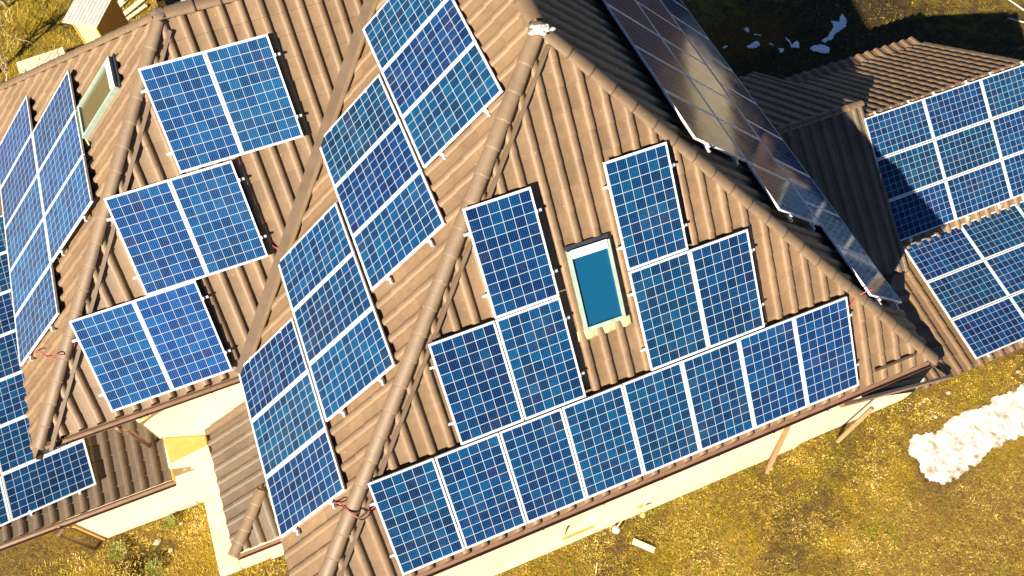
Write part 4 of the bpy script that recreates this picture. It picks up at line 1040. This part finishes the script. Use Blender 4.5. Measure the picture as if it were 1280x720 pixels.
# low weeds by the extension wall
M['weed'] = simple('weed_leaf', (.10, .13, .015), (.28, .30, .05), 30, .7, 0, 0)
for wx, wy, wr, wl in ((-6.12, 4.02, .20, 'low green weed at the foot of the left downpipe'), (-5.45, 3.35, .17, 'low leafy weed on the far side of the dark hollow'), (-4.9, 4.22, .13, 'small weed against the wall between hollow and porch base')):
    t = thing('weed', wl, 'plant', (wx, wy, -6), 'weeds along the extension wall')
    bm = NB()
    for k in range(170):
        a_ = random.uniform(0, 6.28); rr = wr*random.random()**.6; c = Vector((wx+rr*math.cos(a_), wy+rr*math.sin(a_), -5.97+random.uniform(0, .14)*(1-rr/wr*.7)))
        d = Vector((math.cos(a_)+random.gauss(0, .5), math.sin(a_)+random.gauss(0, .5), random.uniform(.1, .9))).normalized(); b2 = d.cross(Z).normalized(); s_ = random.uniform(.02, .04)
        bm.faces.new([bm.verts.new(c), bm.verts.new(c+d*s_+b2*s_*.4), bm.verts.new(c+d*s_*2.1), bm.verts.new(c+d*s_-b2*s_*.4)])
    part('leaves', bm, 'weed', t)
# bare trees
def bare_tree(x, y, H, label, seed, spread=1.):
    random.seed(seed); t = thing('bare_tree', label, 'tree', (x, y, -6), 'bare trees behind the left wing')
    bmT, bmC = NB(), NB()
    def grow(bm, p, d, L, r, depth):
        pts = [p]; q = p.copy(); dd = d.copy(); n = 4
        for i in range(n):
            dd = (dd+Vector((random.gauss(0, .17), random.gauss(0, .17), random.gauss(0.02, .1)))).normalized(); q = q+dd*(L/n); pts.append(q.copy())
        tube(bm, pts, r, 6 if depth < 2 else 4, radii=[r*(1-.6*i/n) for i in range(n+1)])
        if depth < 4:
            for k in range(random.choice((3, 4))):
                i = random.randint(1, n); nd = (dd+Vector((random.gauss(0, .55)*spread, random.gauss(0, .55)*spread, random.gauss(.05, .35)))).normalized()
                grow(bmC, pts[i].copy(), nd, L*random.uniform(.6, .82), max(.006, r*.58), depth+1)
    grow(bmT, Vector((x, y, -6.05)), Vector((.08, .05, 1)), H*.38, H*.021, 0)
    part('trunk', bmT, 'bark', t, True); part('crown', bmC, 'bark', t, True)
bare_tree(-7.5, 20.2, 3.6, 'bare pale-twigged tree at the upper left corner of the photo', 21, 1.2)
bare_tree(-7.2, 17.9, 2.6, 'bare bush-like tree just behind the hip of the left wing', 8, 1.4)
bare_tree(-6.9, 23.2, 3.4, 'bare tree farthest back in the upper left corner', 33, 1.2)
# long white pipes at the far right
for k, (a_, b_, l) in enumerate((((23.85, 12.9, -5.9), (24.75, 8.9, -5.9), 'long pale pole lying across the ground in the upper right corner'), ((23.7, 10.25, -5.92), (24.6, 9.35, -5.92), 'short pale pole on the shaded ground right of the garage roof'))):
    bm = NB(); tube(bm, [a_, b_], .022, 8); o = part('pole', bm, 'wood_pale', None, True, origin=a_); tag(o, l, 'pole', 'pale poles on the ground at the upper right')

# ------------------------------------------------------------------ lift so that the ground is at z = 0
for o in list(COL.objects):
    if o.parent is None: o.location.z += DZ

# ------------------------------------------------------------------ camera
cam = bpy.data.cameras.new('camera'); co = bpy.data.objects.new('camera', cam); COL.objects.link(co); sc.camera = co
Rm = Matrix(((0.9261066314630529, 0.32832243172630765, -0.18582488526963348), (-0.37723471402985753, 0.8118198499533299, -0.44569328214873405), (0.004525228278032506, 0.48285910165079754, 0.8756863652369808)))
co.matrix_world = Matrix.Translation((0.76475, -2.30049, 12.24468+DZ)) @ Rm.to_4x4()
cam.sensor_width = 36; cam.lens = 971.873/1280*36; cam.clip_end = 800; cam.clip_start = .1
# ------------------------------------------------------------------ light
w = bpy.data.worlds.new('World'); sc.world = w; w.use_nodes = True; nt = w.node_tree
bg = nt.nodes['Background']; sky = nt.nodes.new('ShaderNodeTexSky'); sky.sky_type = 'NISHITA'; sky.sun_disc = False
sky.sun_elevation = SUN_EL
to_sun = Vector((-math.cos(SUN_EL)*math.cos(SUN_AZ), -math.cos(SUN_EL)*math.sin(SUN_AZ), math.sin(SUN_EL)))
sky.sun_rotation = math.atan2(to_sun.x, to_sun.y); sky.air_density = .55; sky.dust_density = 0; sky.ozone_density = 4; sky.altitude = 800
nt.links.new(sky.outputs[0], bg.inputs[0]); bg.inputs[1].default_value = .05
sd = bpy.data.lights.new('sun', 'SUN'); sd.energy = 5.0; sd.angle = math.radians(.6); sd.color = (1, .88, .69)
so = bpy.data.objects.new('sun', sd); COL.objects.link(so); so.rotation_euler = to_sun.to_track_quat('Z', 'Y').to_euler(); so.location = (-20, -15, 30)
sc.view_settings.view_transform = 'Standard'; sc.view_settings.look = 'None'; sc.view_settings.gamma = 1; sc.view_settings.exposure = 1.4
sc.render.engine = 'CYCLES'; sc.cycles.use_denoising = True
